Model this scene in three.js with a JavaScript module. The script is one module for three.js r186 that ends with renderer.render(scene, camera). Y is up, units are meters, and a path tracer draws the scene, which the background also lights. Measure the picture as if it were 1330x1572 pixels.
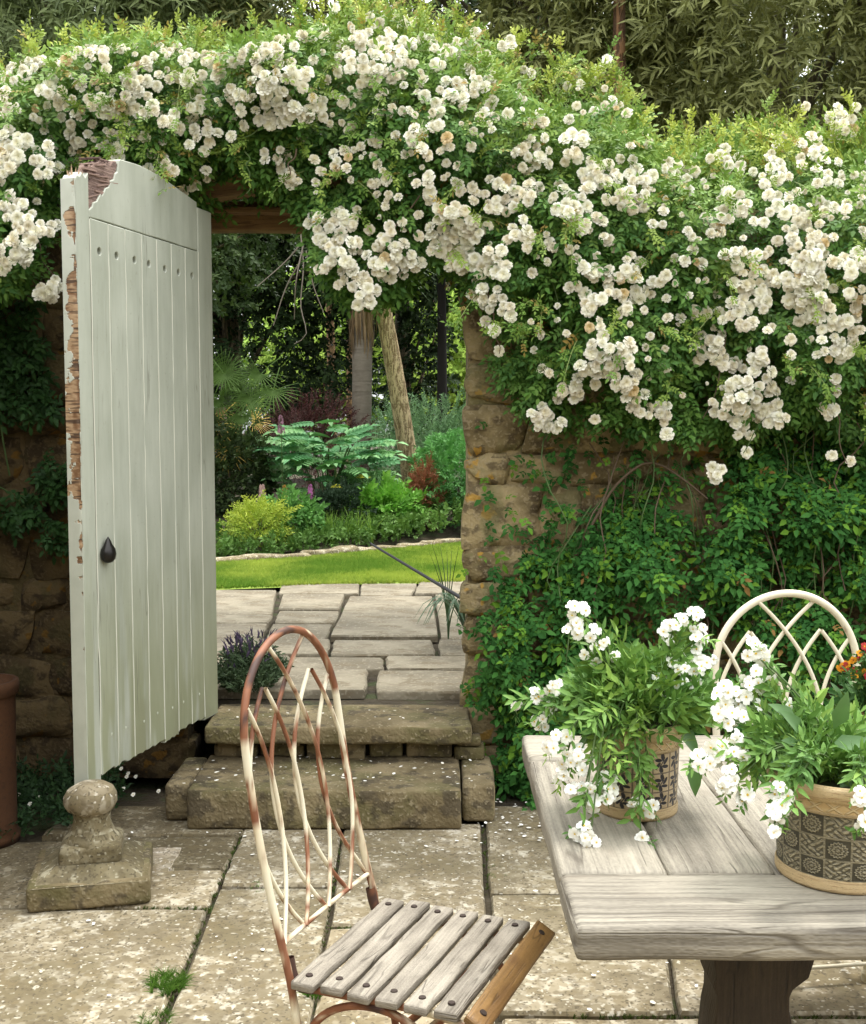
import * as THREE from 'three';
import { mergeGeometries, toCreasedNormals } from 'three/addons/utils/BufferGeometryUtils.js';

// ---------- camera, sky, sun, exposure ----------
const scene = new THREE.Scene();
const PITCH = Math.atan(140 / 1820);
const camera = new THREE.PerspectiveCamera(2 * Math.atan(786 / 1820) * 180 / Math.PI, 866 / 1024, 0.05, 400);
camera.position.set(0, 1.6, 0);
camera.rotation.set(-PITCH, 0, 0);
scene.add(camera);
const renderer = new THREE.WebGLRenderer({ antialias: true });
renderer.setSize(866, 1024);
renderer.toneMapping = THREE.LinearToneMapping;
renderer.toneMappingExposure = 1.46;
renderer.shadowMap.enabled = true;
{ // bright overcast sky: brighter towards the zenith, soft cloud mottling
  const W = 512, H = 256, d = new Float32Array(W * H * 4);
  for (let j = 0; j < H; j++) for (let i = 0; i < W; i++) {
    const el = (j / (H - 1) - 0.5) * Math.PI, s = Math.max(0, Math.sin(el)), az = i / W * Math.PI * 2;
    const cl = 1 + 0.10 * Math.sin(az * 3 + 2 * s * 5) * Math.cos(el * 9 + az * 2) + 0.06 * Math.sin(az * 7 - el * 13);
    const L = el < 0 ? 0.35 : 3.3 * (0.2 + 0.8 * s) * cl, k = (j * W + i) * 4;
    d[k] = L * 0.98; d[k + 1] = L; d[k + 2] = L * 1.025; d[k + 3] = 1;
  }
  const sky = new THREE.DataTexture(d, W, H, THREE.RGBAFormat, THREE.FloatType);
  sky.mapping = THREE.EquirectangularReflectionMapping; sky.magFilter = sky.minFilter = THREE.LinearFilter; sky.needsUpdate = true;
  scene.background = sky; scene.environment = sky;
}
const sun = new THREE.DirectionalLight(new THREE.Color().setRGB(1, 0.955, 0.88), 2.6);
sun.position.set(2.4, 13, -9.2); sun.target.position.set(0, 0, -5);
sun.castShadow = true; sun.shadow.radius = 26; sun.shadow.mapSize.set(2048, 2048);
Object.assign(sun.shadow.camera, { left: -16, right: 16, top: 16, bottom: -16, near: 0.5, far: 60 });
scene.add(sun, sun.target);

// ---------- helpers ----------
const V = (x, y, z) => new THREE.Vector3(x, y, z);
function rng(seed) { let a = seed >>> 0; const f = () => { a = (a + 0x6D2B79F5) | 0; let t = Math.imul(a ^ (a >>> 15), 1 | a); t = (t + Math.imul(t ^ (t >>> 7), 61 | t)) ^ t; return ((t ^ (t >>> 14)) >>> 0) / 4294967296; };
  f.r = (a, b) => a + (b - a) * f(); f.s = () => f() * 2 - 1; f.n = () => (f() + f() + f() - 1.5) / 0.75; f.i = (n) => Math.floor(f() * n); return f; }
const clamp = (x, a = 0, b = 1) => Math.min(b, Math.max(a, x)), lerp = (a, b, t) => a + (b - a) * t;
const sstep = (a, b, x) => { const t = clamp((x - a) / (b - a)); return t * t * (3 - 2 * t); };
const hash = (x, y, z, s) => { let h = Math.imul(x, 374761393) ^ Math.imul(y, 668265263) ^ Math.imul(z, 1274126177) ^ Math.imul(s, 1442695041); h = Math.imul(h ^ (h >>> 13), 1274126177); return ((h ^ (h >>> 16)) >>> 0) / 4294967296; };
function noise3(x, y, z, s = 0) { const X = Math.floor(x), Y = Math.floor(y), Z = Math.floor(z); let u = x - X, v = y - Y, w = z - Z; u = u * u * (3 - 2 * u); v = v * v * (3 - 2 * v); w = w * w * (3 - 2 * w);
  const h = (a, b, c) => hash(X + a, Y + b, Z + c, s);
  return lerp(lerp(lerp(h(0, 0, 0), h(1, 0, 0), u), lerp(h(0, 1, 0), h(1, 1, 0), u), v), lerp(lerp(h(0, 0, 1), h(1, 0, 1), u), lerp(h(0, 1, 1), h(1, 1, 1), u), v), w); }
const fbm3 = (x, y, z, s = 0, o = 3) => { let a = 0, k = 0.5, t = 0; for (let i = 0; i < o; i++) { a += k * noise3(x, y, z, s + i); t += k; k *= 0.5; x *= 2.03; y *= 2.03; z *= 2.03; } return a / t; };
function tnoise(u, v, nx, ny, s) { const x = u * nx, y = v * ny, X = Math.floor(x), Y = Math.floor(y); let a = x - X, b = y - Y; a = a * a * (3 - 2 * a); b = b * b * (3 - 2 * b);
  const m = (p, n) => ((p % n) + n) % n, h = (i, j) => hash(m(X + i, nx), m(Y + j, ny), 7, s); return lerp(lerp(h(0, 0), h(1, 0), a), lerp(h(0, 1), h(1, 1), a), b); }
const tf = (u, v, nx, ny, s, o = 4) => { let a = 0, k = 0.5, t = 0; for (let i = 0; i < o; i++) { a += k * tnoise(u, v, nx, ny, s + i * 17); t += k; k *= 0.55; nx *= 2; ny *= 2; } return a / t; };
const srgb = (x) => 255 * (x <= 0.0031308 ? 12.92 * x : 1.055 * Math.pow(clamp(x), 1 / 2.4) - 0.055);
const mix3 = (a, b, t) => [lerp(a[0], b[0], t), lerp(a[1], b[1], t), lerp(a[2], b[2], t)];
// fn(u, v) -> [r, g, b, height], linear colours; returns colour and height maps that cover `size` metres
function makeTex(w, h, size, fn, clampV = false) {
  const c = new Uint8Array(w * h * 4), b = new Uint8Array(w * h * 4);
  for (let j = 0; j < h; j++) for (let i = 0; i < w; i++) {
    const p = fn((i + 0.5) / w, (j + 0.5) / h), k = (j * w + i) * 4;
    for (let q = 0; q < 3; q++) { c[k + q] = srgb(p[q]); b[k + q] = clamp(p[3]) * 255; } c[k + 3] = b[k + 3] = 255;
  }
  return [c, b].map((a, n) => { const t = new THREE.DataTexture(a, w, h, THREE.RGBAFormat); t.wrapS = t.wrapT = THREE.RepeatWrapping; t.magFilter = THREE.LinearFilter; if (!n) t.colorSpace = THREE.SRGBColorSpace; t.repeat.set(1 / size[0], 1 / size[1]); t.needsUpdate = true; return t; });
}
const texMat = ([map, bumpMap], bumpScale, roughness = 0.9, extra = {}) => new THREE.MeshStandardMaterial({ map, bumpMap, bumpScale, roughness, ...extra });
const plain = (r, g, b, roughness = 0.8, extra = {}) => new THREE.MeshStandardMaterial({ color: new THREE.Color().setRGB(r, g, b), roughness, ...extra });
const leafMat = (tr = 0.35, rough = 0.6) => new THREE.MeshPhysicalMaterial({ color: 0xffffff, roughness: rough, transmission: tr, thickness: 0, specularIntensity: 0.32, side: THREE.DoubleSide });

const used = {};
function numbered(name) { const n = used[name] = (used[name] ?? -1) + 1; return n ? `${name}_${String(n).padStart(3, '0')}` : name; }
function tag(o, label, category, group, kind) { o.userData.label = label; if (category) o.userData.category = category; if (group) o.userData.group = group; if (kind) o.userData.kind = kind; return o; }
function thing(name, label, category, pos = V(0, 0, 0), turn = 0, group, kind) { const o = new THREE.Group(); o.name = numbered(name); o.position.copy(pos); o.rotation.y = turn; scene.add(o); return tag(o, label, category, group, kind); }
function part(name, geo, mat, parent) { const m = new THREE.Mesh(geo, mat); m.name = parent === scene ? numbered(name) : name; m.castShadow = m.receiveShadow = true; parent.add(m); return m; }
function struct(name, geo, mat, label) { const m = part(name, geo, mat, scene); m.userData.kind = 'structure'; if (label) m.userData.label = label; return m; }
// instanced stuff: list of [Matrix4, r, g, b]
function many(name, geo, mat, list, parent) {
  const im = new THREE.InstancedMesh(geo, mat, list.length), c = new THREE.Color(); im.name = parent === scene ? numbered(name) : name;
  list.forEach((e, i) => { im.setMatrixAt(i, e[0]); im.setColorAt(i, c.setRGB(e[1], e[2], e[3])); });
  im.castShadow = im.receiveShadow = true; im.userData.kind = 'stuff'; parent.add(im); return im;
}
const _x = V(), _y = V(), _z = V();
function pose(p, dir, nor, s) { _y.copy(dir).normalize(); _z.copy(nor).addScaledVector(_y, -nor.dot(_y)); if (_z.lengthSq() < 1e-6) _z.set(0.3, 0.2, 0.9).addScaledVector(_y, -0.5); _z.normalize(); _x.crossVectors(_y, _z); return new THREE.Matrix4().makeBasis(_x.clone().multiplyScalar(s), _y.clone().multiplyScalar(s), _z.clone().multiplyScalar(s)).setPosition(p); }
// pixel of the 1330 x 1572 photograph -> point on the plane z = -d, or on the plane y = h
const UPV = V(0, Math.cos(PITCH), -Math.sin(PITCH)), FWD = V(0, -Math.sin(PITCH), -Math.cos(PITCH));
const ray = (x, y) => V((x - 665) / 1820, 0, 0).addScaledVector(UPV, (786 - y) / 1820).add(FWD);
const AtZ = (x, y, d) => { const v = ray(x, y); return V(0, 1.6, 0).addScaledVector(v, d / -v.z); };
const AtY = (x, y, h) => { const v = ray(x, y); return V(0, 1.6, 0).addScaledVector(v, (h - 1.6) / v.y); };
const poly = (pts, x) => { if (x <= pts[0][0]) return pts[0][1]; for (let i = 1; i < pts.length; i++) if (x <= pts[i][0]) { const a = pts[i - 1], b = pts[i]; return lerp(a[1], b[1], (x - a[0]) / (b[0] - a[0])); } return pts[pts.length - 1][1]; };

// triangle collector
class Tri {
  constructor() { this.p = []; this.c = []; this.i = []; this.col = null; }
  v(x, y, z) { this.p.push(x, y, z); const c = this.col || [1, 1, 1]; this.c.push(c[0], c[1], c[2]); return this.p.length / 3 - 1; }
  t(a, b, c) { this.i.push(a, b, c); }
  geo(colors = false) { const g = new THREE.BufferGeometry(); g.setAttribute('position', new THREE.Float32BufferAttribute(this.p, 3)); if (colors) g.setAttribute('color', new THREE.Float32BufferAttribute(this.c, 3)); g.setIndex(this.i); g.computeVertexNormals(); return g; }
  // a folded, slightly drooping leaf from `o` along `d` with face normal `n`
  leaf(o, d, n, len, wid, fold = 0.25, droop = 0.15, mid = 0.4) {
    const D = d.clone().normalize(), N = n.clone().addScaledVector(D, -n.dot(D)).normalize(), S = V().crossVectors(D, N);
    const at = (a, s, k) => { const q = o.clone().addScaledVector(D, a * len).addScaledVector(S, s * wid / 2).addScaledVector(N, k - droop * len * a * a); return this.v(q.x, q.y, q.z); };
    const f = fold * wid / 2, b = at(0, 0, 0), m1 = at(mid, 0, 0), l1 = at(mid, -1, f), r1 = at(mid, 1, f), m2 = at(0.75, 0, 0), l2 = at(0.75, -0.62, f * 0.6), r2 = at(0.75, 0.62, f * 0.6), t = at(1, 0, 0);
    this.t(b, m1, l1); this.t(b, r1, m1); this.t(l1, m1, m2); this.t(l1, m2, l2); this.t(m1, r1, r2); this.t(m1, r2, m2); this.t(l2, m2, t); this.t(m2, r2, t);
  }
  strip(pts, wid, nor, taper = 1) { let pl = -1, pr = -1; for (let k = 0; k < pts.length; k++) { const a = pts[Math.max(0, k - 1)], b = pts[Math.min(pts.length - 1, k + 1)], d = b.clone().sub(a), S = V().crossVectors(d, nor).normalize(), w = wid / 2 * (1 - taper * Math.pow(k / (pts.length - 1), 1.6)), q = pts[k]; const l = this.v(q.x - S.x * w, q.y - S.y * w, q.z - S.z * w), r = this.v(q.x + S.x * w, q.y + S.y * w, q.z + S.z * w); if (k) { this.t(pl, r, pr); this.t(pl, l, r); } pl = l; pr = r; } }
}
function tube(pts, r, seg = 16, rad = 6, r2 = r) {
  const c = new THREE.CatmullRomCurve3(pts), g = new THREE.TubeGeometry(c, seg, r, rad, false);
  if (r2 !== r) { const p = g.attributes.position, q = V(); for (let i = 0; i <= seg; i++) { const ctr = c.getPointAt(i / seg), k = lerp(1, r2 / r, i / seg); for (let j = 0; j <= rad; j++) { const n = i * (rad + 1) + j; q.fromBufferAttribute(p, n).sub(ctr).multiplyScalar(k).add(ctr); p.setXYZ(n, q.x, q.y, q.z); } } }
  return g;
}
const merge = (list) => mergeGeometries(list.map((g) => (g.index ? g.toNonIndexed() : g)));
// uv in metres from the dominant axis of each face; grain = axis (0, 1, 2) that u follows
function boxUV(g, ou = 0, ov = 0, grain = -1) {
  if (g.index) g = g.toNonIndexed();
  const p = g.attributes.position, uv = new Float32Array(p.count * 2), a = V(), b = V(), c = V();
  for (let i = 0; i < p.count; i += 3) {
    a.fromBufferAttribute(p, i); b.fromBufferAttribute(p, i + 1).sub(a); c.fromBufferAttribute(p, i + 2).sub(a); b.cross(c);
    const n = [Math.abs(b.x), Math.abs(b.y), Math.abs(b.z)], ax = n[0] > n[1] ? (n[0] > n[2] ? 0 : 2) : (n[1] > n[2] ? 1 : 2);
    let [q, r] = [[2, 1], [0, 2], [0, 1]][ax]; if (grain === r) [q, r] = [r, q];
    for (let k = 0; k < 3; k++) { const e = [p.getX(i + k), p.getY(i + k), p.getZ(i + k)]; uv[(i + k) * 2] = e[q] + ou; uv[(i + k) * 2 + 1] = e[r] + ov; }
  }
  g.setAttribute('uv', new THREE.BufferAttribute(uv, 2)); return g;
}
// block with worn, rounded arrises and an uneven surface, centred on x and z, standing on y = 0
function block(w, h, d, r, n, amp, freq, seed, grain = -1) {
  const [nx, ny, nz] = n, g = new THREE.BoxGeometry(w, h, d, nx, ny, nz), p = g.attributes.position, H = [w / 2, h / 2, d / 2], N = [nx, ny, nz];
  for (let i = 0; i < p.count; i++) {
    const e = [p.getX(i), p.getY(i), p.getZ(i)], rr = [0, 0, 0];
    for (let k = 0; k < 3; k++) { const m = Math.round((e[k] / H[k] + 1) / 2 * N[k]), R = Math.min(r, H[k]); rr[k] = R; e[k] = N[k] < 2 ? e[k] : m === 0 ? -H[k] : m === N[k] ? H[k] : N[k] === 2 ? 0 : -H[k] + R + (m - 1) / (N[k] - 2) * 2 * (H[k] - R); }
    const c = e.map((x, k) => clamp(x, -H[k] + rr[k], H[k] - rr[k])), q = V(e[0] - c[0], e[1] - c[1], e[2] - c[2]), L = q.length();
    if (L > r * 0.999 && r > 0) { q.multiplyScalar(r / L); for (let k = 0; k < 3; k++) e[k] = c[k] + [q.x, q.y, q.z][k]; }
    const f = (s) => (fbm3(e[0] * freq + seed * 3.1, e[1] * freq, e[2] * freq, s + seed, 2) - 0.5) * 2 * amp;
    p.setXYZ(i, e[0] + f(1), e[1] + h / 2 + f(2), e[2] + f(3));
  }
  return boxUV(toCreasedNormals(g, 0.9), (seed * 0.37) % 5, (seed * 0.73) % 5, grain);
}
const shift = (g, x, y, z) => { g.translate(x, y, z); return g; };

// ---------- materials ----------
const T = {};
T.flag = makeTex(1024, 1024, [1.3, 1.3], (u, v) => {
  const a = tf(u, v, 4, 4, 1, 5), b = tf(u, v, 14, 14, 5, 4), c = tf(u, v, 60, 60, 9, 2), sp = tf(u, v, 150, 150, 22, 2), d = tf(u, v, 5, 5, 31, 4);
  let k = mix3([0.195, 0.16, 0.098], [0.345, 0.293, 0.198], sstep(0.35, 0.65, a * 0.6 + b * 0.4));
  k = mix3(k, [0.50, 0.455, 0.355], sstep(0.54, 0.66, c * 0.5 + b * 0.5) * 0.8); k = mix3(k, [0.15, 0.12, 0.06], sstep(0.48, 0.66, d) * 0.65); k = mix3(k, [0.13, 0.10, 0.055], sstep(0.5, 0.66, tf(u, v, 50, 50, 47, 3)) * 0.55); k = mix3(k, [0.2, 0.155, 0.08], sstep(0.52, 0.7, tf(u, v, 36, 36, 41, 3)) * 0.5);
  k = mix3(k, [0.09, 0.07, 0.04], sstep(0.66, 0.76, sp) * 0.8); k = mix3(k, [0.6, 0.56, 0.46], sstep(0.72, 0.84, tf(u, v, 100, 100, 77, 2)) * 0.7);
  return [...k, 0.5 * b + 0.3 * c + 0.2 * sp];
});
T.path = makeTex(512, 512, [1.1, 1.1], (u, v) => {
  const a = tf(u, v, 4, 4, 101, 5), b = tf(u, v, 12, 16, 105, 4), c = tf(u, v, 80, 80, 109, 2);
  let k = mix3([0.17, 0.145, 0.10], [0.28, 0.245, 0.175], sstep(0.3, 0.7, a)); k = mix3(k, [0.16, 0.125, 0.075], sstep(0.52, 0.72, b) * 0.7); k = mix3(k, [0.36, 0.32, 0.24], sstep(0.62, 0.75, c) * 0.5);
  return [...k, 0.6 * b + 0.4 * c];
});
T.step = makeTex(1024, 1024, [1.0, 1.0], (u, v) => {
  const a = tf(u, v, 4, 4, 201, 5), b = tf(u, v, 18, 18, 205, 4), c = tf(u, v, 90, 90, 209, 2), m = tf(u, v, 5, 5, 231, 5);
  let k = mix3([0.125, 0.095, 0.045], [0.235, 0.185, 0.10], sstep(0.35, 0.65, a)); k = mix3(k, [0.085, 0.08, 0.022], sstep(0.5, 0.72, m) * 0.6); k = mix3(k, [0.045, 0.034, 0.02], sstep(0.52, 0.72, b) * 0.7); k = mix3(k, [0.32, 0.27, 0.17], sstep(0.68, 0.82, c) * 0.6);
  return [...k, 0.5 * b + 0.5 * c];
});
T.wall = makeTex(1024, 1024, [1.0, 1.0], (u, v) => {
  const a = tf(u, v, 5, 5, 301, 5), b = tf(u, v, 20, 26, 305, 4), c = tf(u, v, 90, 90, 309, 2), o = tf(u, v, 14, 14, 341, 4);
  let k = mix3([0.14, 0.104, 0.045], [0.33, 0.258, 0.13], sstep(0.35, 0.65, a)); k = mix3(k, [0.07, 0.048, 0.024], sstep(0.52, 0.72, b) * 0.75); k = mix3(k, [0.36, 0.29, 0.175], sstep(0.6, 0.75, c) * 0.5); k = mix3(k, [0.45, 0.25, 0.03], sstep(0.68, 0.75, o) * 0.75); k = mix3(k, [0.16, 0.155, 0.06], sstep(0.58, 0.7, tf(u, v, 6, 6, 377, 4)) * 0.5);
  return [...k, 0.25 * a + 0.4 * b + 0.35 * c];
});
const woodFn = (A, B, C, s) => (u, v) => { // weathered timber, grain along u
  const w = v + 0.018 * (tf(u, v, 3, 5, s + 3, 3) - 0.5), g = 0.45 * tnoise(u, w, 2, 90, s) + 0.3 * tnoise(u, w, 4, 190, s + 1) + 0.25 * tnoise(u, w, 9, 380, s + 2), bl = tf(u, w, 4, 9, s + 20, 5), fi = tnoise(u, v, 160, 330, s + 31);
  const line = (nx, ny, q, wd) => sstep(wd, 0, Math.abs(tnoise(u, w, nx, ny, s + q) - 0.5)) * sstep(0.46, 0.62, tf(u, v, 7, 14, s + q + 5, 3)), crk = Math.max(line(2, 34, 41, 0.035), line(3, 70, 61, 0.05) * 0.8);
  let k = mix3(A, B, clamp(0.5 + (bl - 0.5) * 1.3 + (g - 0.5) * 1.05 + (fi - 0.5) * 0.25)); k = mix3(k, C, sstep(0.54, 0.72, tf(u, v, 3, 6, s + 70, 5)) * 0.5); k = mix3(k, [C[0] * 0.35, C[1] * 0.33, C[2] * 0.3], crk * 0.6);
  return [...k, 0.25 + 0.55 * g + 0.2 * fi - 0.5 * crk]; };
T.table = makeTex(1536, 1024, [1.2, 0.8], woodFn([0.135, 0.118, 0.09], [0.34, 0.308, 0.24], [0.14, 0.112, 0.08], 401));
T.slat = makeTex(768, 768, [0.6, 0.6], woodFn([0.135, 0.115, 0.088], [0.33, 0.295, 0.235], [0.10, 0.082, 0.06], 501));
T.slatNew = makeTex(512, 512, [0.6, 0.6], woodFn([0.16, 0.085, 0.025], [0.29, 0.165, 0.055], [0.09, 0.04, 0.012], 551));
T.rot = makeTex(512, 512, [0.3, 0.3], woodFn([0.10, 0.055, 0.045], [0.36, 0.25, 0.20], [0.10, 0.06, 0.05], 531));
T.dark = makeTex(512, 512, [0.6, 0.6], woodFn([0.026, 0.018, 0.011], [0.06, 0.042, 0.026], [0.012, 0.009, 0.006], 601));
T.beam = makeTex(512, 512, [0.8, 0.6], woodFn([0.13, 0.075, 0.03], [0.24, 0.145, 0.06], [0.05, 0.026, 0.012], 651));
T.bark = makeTex(512, 512, [0.5, 0.5], (u, v) => { const w = tf(u, v, 6, 3, 705, 3), a = tf(u + 0.05 * w, v, 26, 5, 701, 4), b = tf(u, v, 40, 40, 709, 3); const t = sstep(0.38, 0.62, a); const k = mix3([0.085, 0.065, 0.04], [0.34, 0.275, 0.17], t * 0.8 + b * 0.2); return [...k, t]; });
T.barkGrey = makeTex(256, 512, [0.6, 0.6], (u, v) => { const a = tf(u, v, 4, 24, 801, 4), b = tf(u, v, 30, 30, 809, 3); const k = mix3([0.12, 0.10, 0.075], [0.26, 0.225, 0.17], a * 0.7 + b * 0.3); return [...k, a]; });
T.soil = makeTex(256, 256, [0.8, 0.8], (u, v) => { const a = tf(u, v, 8, 8, 851, 5), b = tf(u, v, 50, 50, 859, 2); const k = mix3([0.025, 0.018, 0.01], [0.07, 0.055, 0.03], a); return [...mix3(k, [0.04, 0.06, 0.015], sstep(0.5, 0.7, tf(u, v, 6, 6, 871, 4)) * 0.7), b]; });
T.lawn = makeTex(512, 512, [2.5, 2.5], (u, v) => { const a = tf(u, v, 8, 8, 881, 5), b = tf(u, v, 120, 120, 889, 2); const k = mix3([0.16, 0.26, 0.03], [0.28, 0.37, 0.055], a * 0.6 + b * 0.4); return [...k, b]; });
T.clay = makeTex(256, 256, [0.4, 0.4], (u, v) => { const a = tf(u, v, 6, 6, 901, 5), b = tf(u, v, 60, 60, 909, 2); const k = mix3([0.20, 0.085, 0.032], [0.31, 0.14, 0.055], a); return [...mix3(k, [0.12, 0.06, 0.03], sstep(0.6, 0.75, b) * 0.5), b]; });
T.trunk = makeTex(512, 512, [0.4, 0.8], (u, v) => { const w = tf(u, v, 6, 3, 755, 3), a = tf(u + 0.05 * w, v, 30, 10, 751, 4), b = tf(u, v, 40, 60, 759, 3), t = sstep(0.36, 0.6, a * 0.7 + b * 0.3); return [...mix3([0.27, 0.185, 0.09], [0.66, 0.51, 0.30], t), t]; });
T.cream = makeTex(256, 256, [0.3, 0.3], (u, v) => { const a = tf(u, v, 4, 4, 921, 5), b = tf(u, v, 50, 50, 929, 2); let k = mix3([0.50, 0.36, 0.175], [0.63, 0.48, 0.27], a); k = mix3(k, [0.07, 0.04, 0.02], sstep(0.79, 0.84, b)); return [...mix3(k, [0.3, 0.17, 0.07], sstep(0.55, 0.75, tf(u, v, 7, 7, 940, 4)) * 0.55), b]; });
const M = {
  flag: texMat(T.flag, 0.006), fin: texMat(T.flag, 0.007, 0.95, { color: new THREE.Color().setRGB(0.66, 0.66, 0.58) }), path: texMat(T.path, 0.008), step: texMat(T.step, 0.008), wall: texMat(T.wall, 0.014), table: texMat(T.table, 0.0035, 0.75), slat: texMat(T.slat, 0.003, 0.8), slatNew: texMat(T.slatNew, 0.0015, 0.5),
  rot: texMat(T.rot, 0.012, 0.95), dark: texMat(T.dark, 0.004, 0.7), beam: texMat(T.beam, 0.004), trunk: texMat(T.trunk, 0.012), bark: texMat(T.bark, 0.02), barkGrey: texMat(T.barkGrey, 0.006), soil: texMat(T.soil, 0.01, 1), lawn: texMat(T.lawn, 0.01, 1), clay: texMat(T.clay, 0.001), cream: texMat(T.cream, 0.001, 0.55),
  metal: new THREE.MeshStandardMaterial({ vertexColors: true, roughness: 0.62 }), iron: plain(0.02, 0.018, 0.016, 0.32, { metalness: 0.6 }), bolt: plain(0.05, 0.035, 0.028, 0.6, { metalness: 0.5 }),
  leaf: leafMat(0.35, 0.55), crown: leafMat(0.5, 0.6), solid: new THREE.MeshPhysicalMaterial({ color: 0xffffff, roughness: 0.65, specularIntensity: 0.18, side: THREE.DoubleSide }), petal: new THREE.MeshPhysicalMaterial({ vertexColors: true, roughness: 0.85, transmission: 0.12, thickness: 0, specularIntensity: 0.2, side: THREE.DoubleSide }),
  stem: plain(0.07, 0.12, 0.03, 0.7), twig: plain(0.11, 0.075, 0.045, 0.85), twigGrey: plain(0.2, 0.17, 0.13, 0.85), black: plain(0.012, 0.012, 0.012, 0.5),
};
// ---------- ground, terrace, patio ----------
struct('ground', shift(boxUV(new THREE.PlaneGeometry(300, 300).rotateX(-Math.PI / 2)), 0, -0.07, 0), M.soil);
struct('terrace_ground', shift(boxUV(new THREE.BoxGeometry(220, 0.33, 120)), 0, 0.095, -65.62), M.soil);   // upper garden behind the wall, top at 0.26
// a paving stone from four corners (x, z), top at y, with a worn irregular outline
function paver(q, y, th, seed, gap = 0.012, tilt = 0.004) {
  const R = rng(seed * 91 + 7), c = q.reduce((a, b) => a.add(b), V()).multiplyScalar(1 / 4), ring = [];
  for (let e = 0; e < 4; e++) { const a = q[e], b = q[(e + 1) % 4], n = 7; for (let k = 0; k < n; k++) { const p = a.clone().lerp(b, k / n), L = Math.hypot(p.x - c.x, p.z - c.z), ins = gap + (k ? R.r(-0.005, 0.006) : 0.007) ; p.x -= (p.x - c.x) / L * ins; p.z -= (p.z - c.z) / L * ins; ring.push(p); } }
  const tri = new Tri(), tx = R.s() * tilt, tz = R.s() * tilt, N = ring.length;
  const lay = (ins, dy) => ring.map((p) => { const L = Math.hypot(p.x - c.x, p.z - c.z), x = p.x - (p.x - c.x) / L * ins, z = p.z - (p.z - c.z) / L * ins; return tri.v(x, y + dy + (x - c.x) * tx + (z - c.z) * tz, z); });
  const A = lay(0.03, 0), B = lay(0.009, -0.002), C = lay(0, -0.011), D = lay(0, -th), m = tri.v(c.x, y, c.z);
  for (let i = 0; i < N; i++) { const j = (i + 1) % N; tri.t(m, A[j], A[i]); for (const [P, Q] of [[A, B], [B, C], [C, D]]) { tri.t(P[i], P[j], Q[j]); tri.t(P[i], Q[j], Q[i]); } }
  let g = tri.geo(); const pos = g.attributes.position; // make sure tops face up
  if (g.attributes.normal.getY(N * 4) < 0) { const ix = g.index.array; for (let i = 0; i < ix.length; i += 3) { const t = ix[i]; ix[i] = ix[i + 1]; ix[i + 1] = t; } g.computeVertexNormals(); }
  g = toCreasedNormals(g, 0.7); return boxUV(g, R() * 4, R() * 4, -1);
}
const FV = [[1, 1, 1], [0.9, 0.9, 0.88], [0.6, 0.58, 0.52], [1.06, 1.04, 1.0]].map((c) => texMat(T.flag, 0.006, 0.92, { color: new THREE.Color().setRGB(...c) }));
const patio = struct('patio', shift(boxUV(new THREE.BoxGeometry(9, 0.03, 7)), 0, -0.045, -1.6), M.soil, 'old patio of large pale stone flags');
{ // [x top left, x top right, x bottom right, x bottom left, y top, y bottom] in photo pixels on the patio plane
  const list = [[120, 392, 373, 60, 1236, 1281], [150, 369, 348, 120, 1283, 1333], [-90, 145, 112, -150, 1290, 1391], [116, 347, 322, 88, 1334, 1391], [-160, 320, 190, -400, 1393, 1705],
    [376, 525, 512, 338, 1262, 1358], [338, 512, 452, 196, 1361, 1705], [528, 740, 748, 506, 1262, 1420], [505, 748, 775, 457, 1423, 1705],
    [744, 930, 948, 751, 1236, 1368], [932, 1200, 1260, 950, 1236, 1368], [752, 1010, 1040, 764, 1371, 1554], [1012, 1262, 1380, 1042, 1371, 1554], [766, 1150, 1200, 778, 1560, 1705], [1152, 1480, 1600, 1203, 1560, 1705], [1266, 1700, 1800, 1382, 1371, 1554], [1203, 1600, 1700, 1263, 1236, 1368]];
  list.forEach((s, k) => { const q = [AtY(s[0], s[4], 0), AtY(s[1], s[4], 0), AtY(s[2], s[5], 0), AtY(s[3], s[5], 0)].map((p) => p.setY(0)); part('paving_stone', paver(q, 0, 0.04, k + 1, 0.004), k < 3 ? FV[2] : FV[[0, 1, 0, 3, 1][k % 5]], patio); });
  const R = rng(5); let k = 50; // eslint-disable-line // the rest of the patio towards and around the viewer
  for (let z = -2.7; z < 1.6; z += 0.86) for (let x = -4; x < 4; ) { const w = R.r(0.7, 1.2); part('paving_stone', paver([V(x, 0, z), V(x + w, 0, z), V(x + w, 0, z + 0.85), V(x, 0, z + 0.85)], 0, 0.04, k++), M.flag, patio); x += w + 0.01; }
  for (let z = -4.9; z < -2.8; z += 0.72) for (const [a, b] of [[-4, -2.9], [-2.88, -1.98], [2.1, 3.1], [3.12, 4.2]]) part('paving_stone', paver([V(a, 0, z), V(b, 0, z), V(b, 0, z + 0.7), V(a, 0, z + 0.7)], 0, 0.04, k++), M.flag, patio);
  const pale = tag(part('cement_patch', paver([AtY(205, 1302, 0), AtY(283, 1300, 0), AtY(262, 1339, 0), AtY(186, 1342, 0)].map((p) => p.setY(0)), 0.004, 0.02, 901, 0.0), texMat(T.flag, 0.004, 0.95, { color: new THREE.Color().setRGB(1.25, 1.25, 1.35) }), patio), 'paler cement patch');
}

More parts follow.
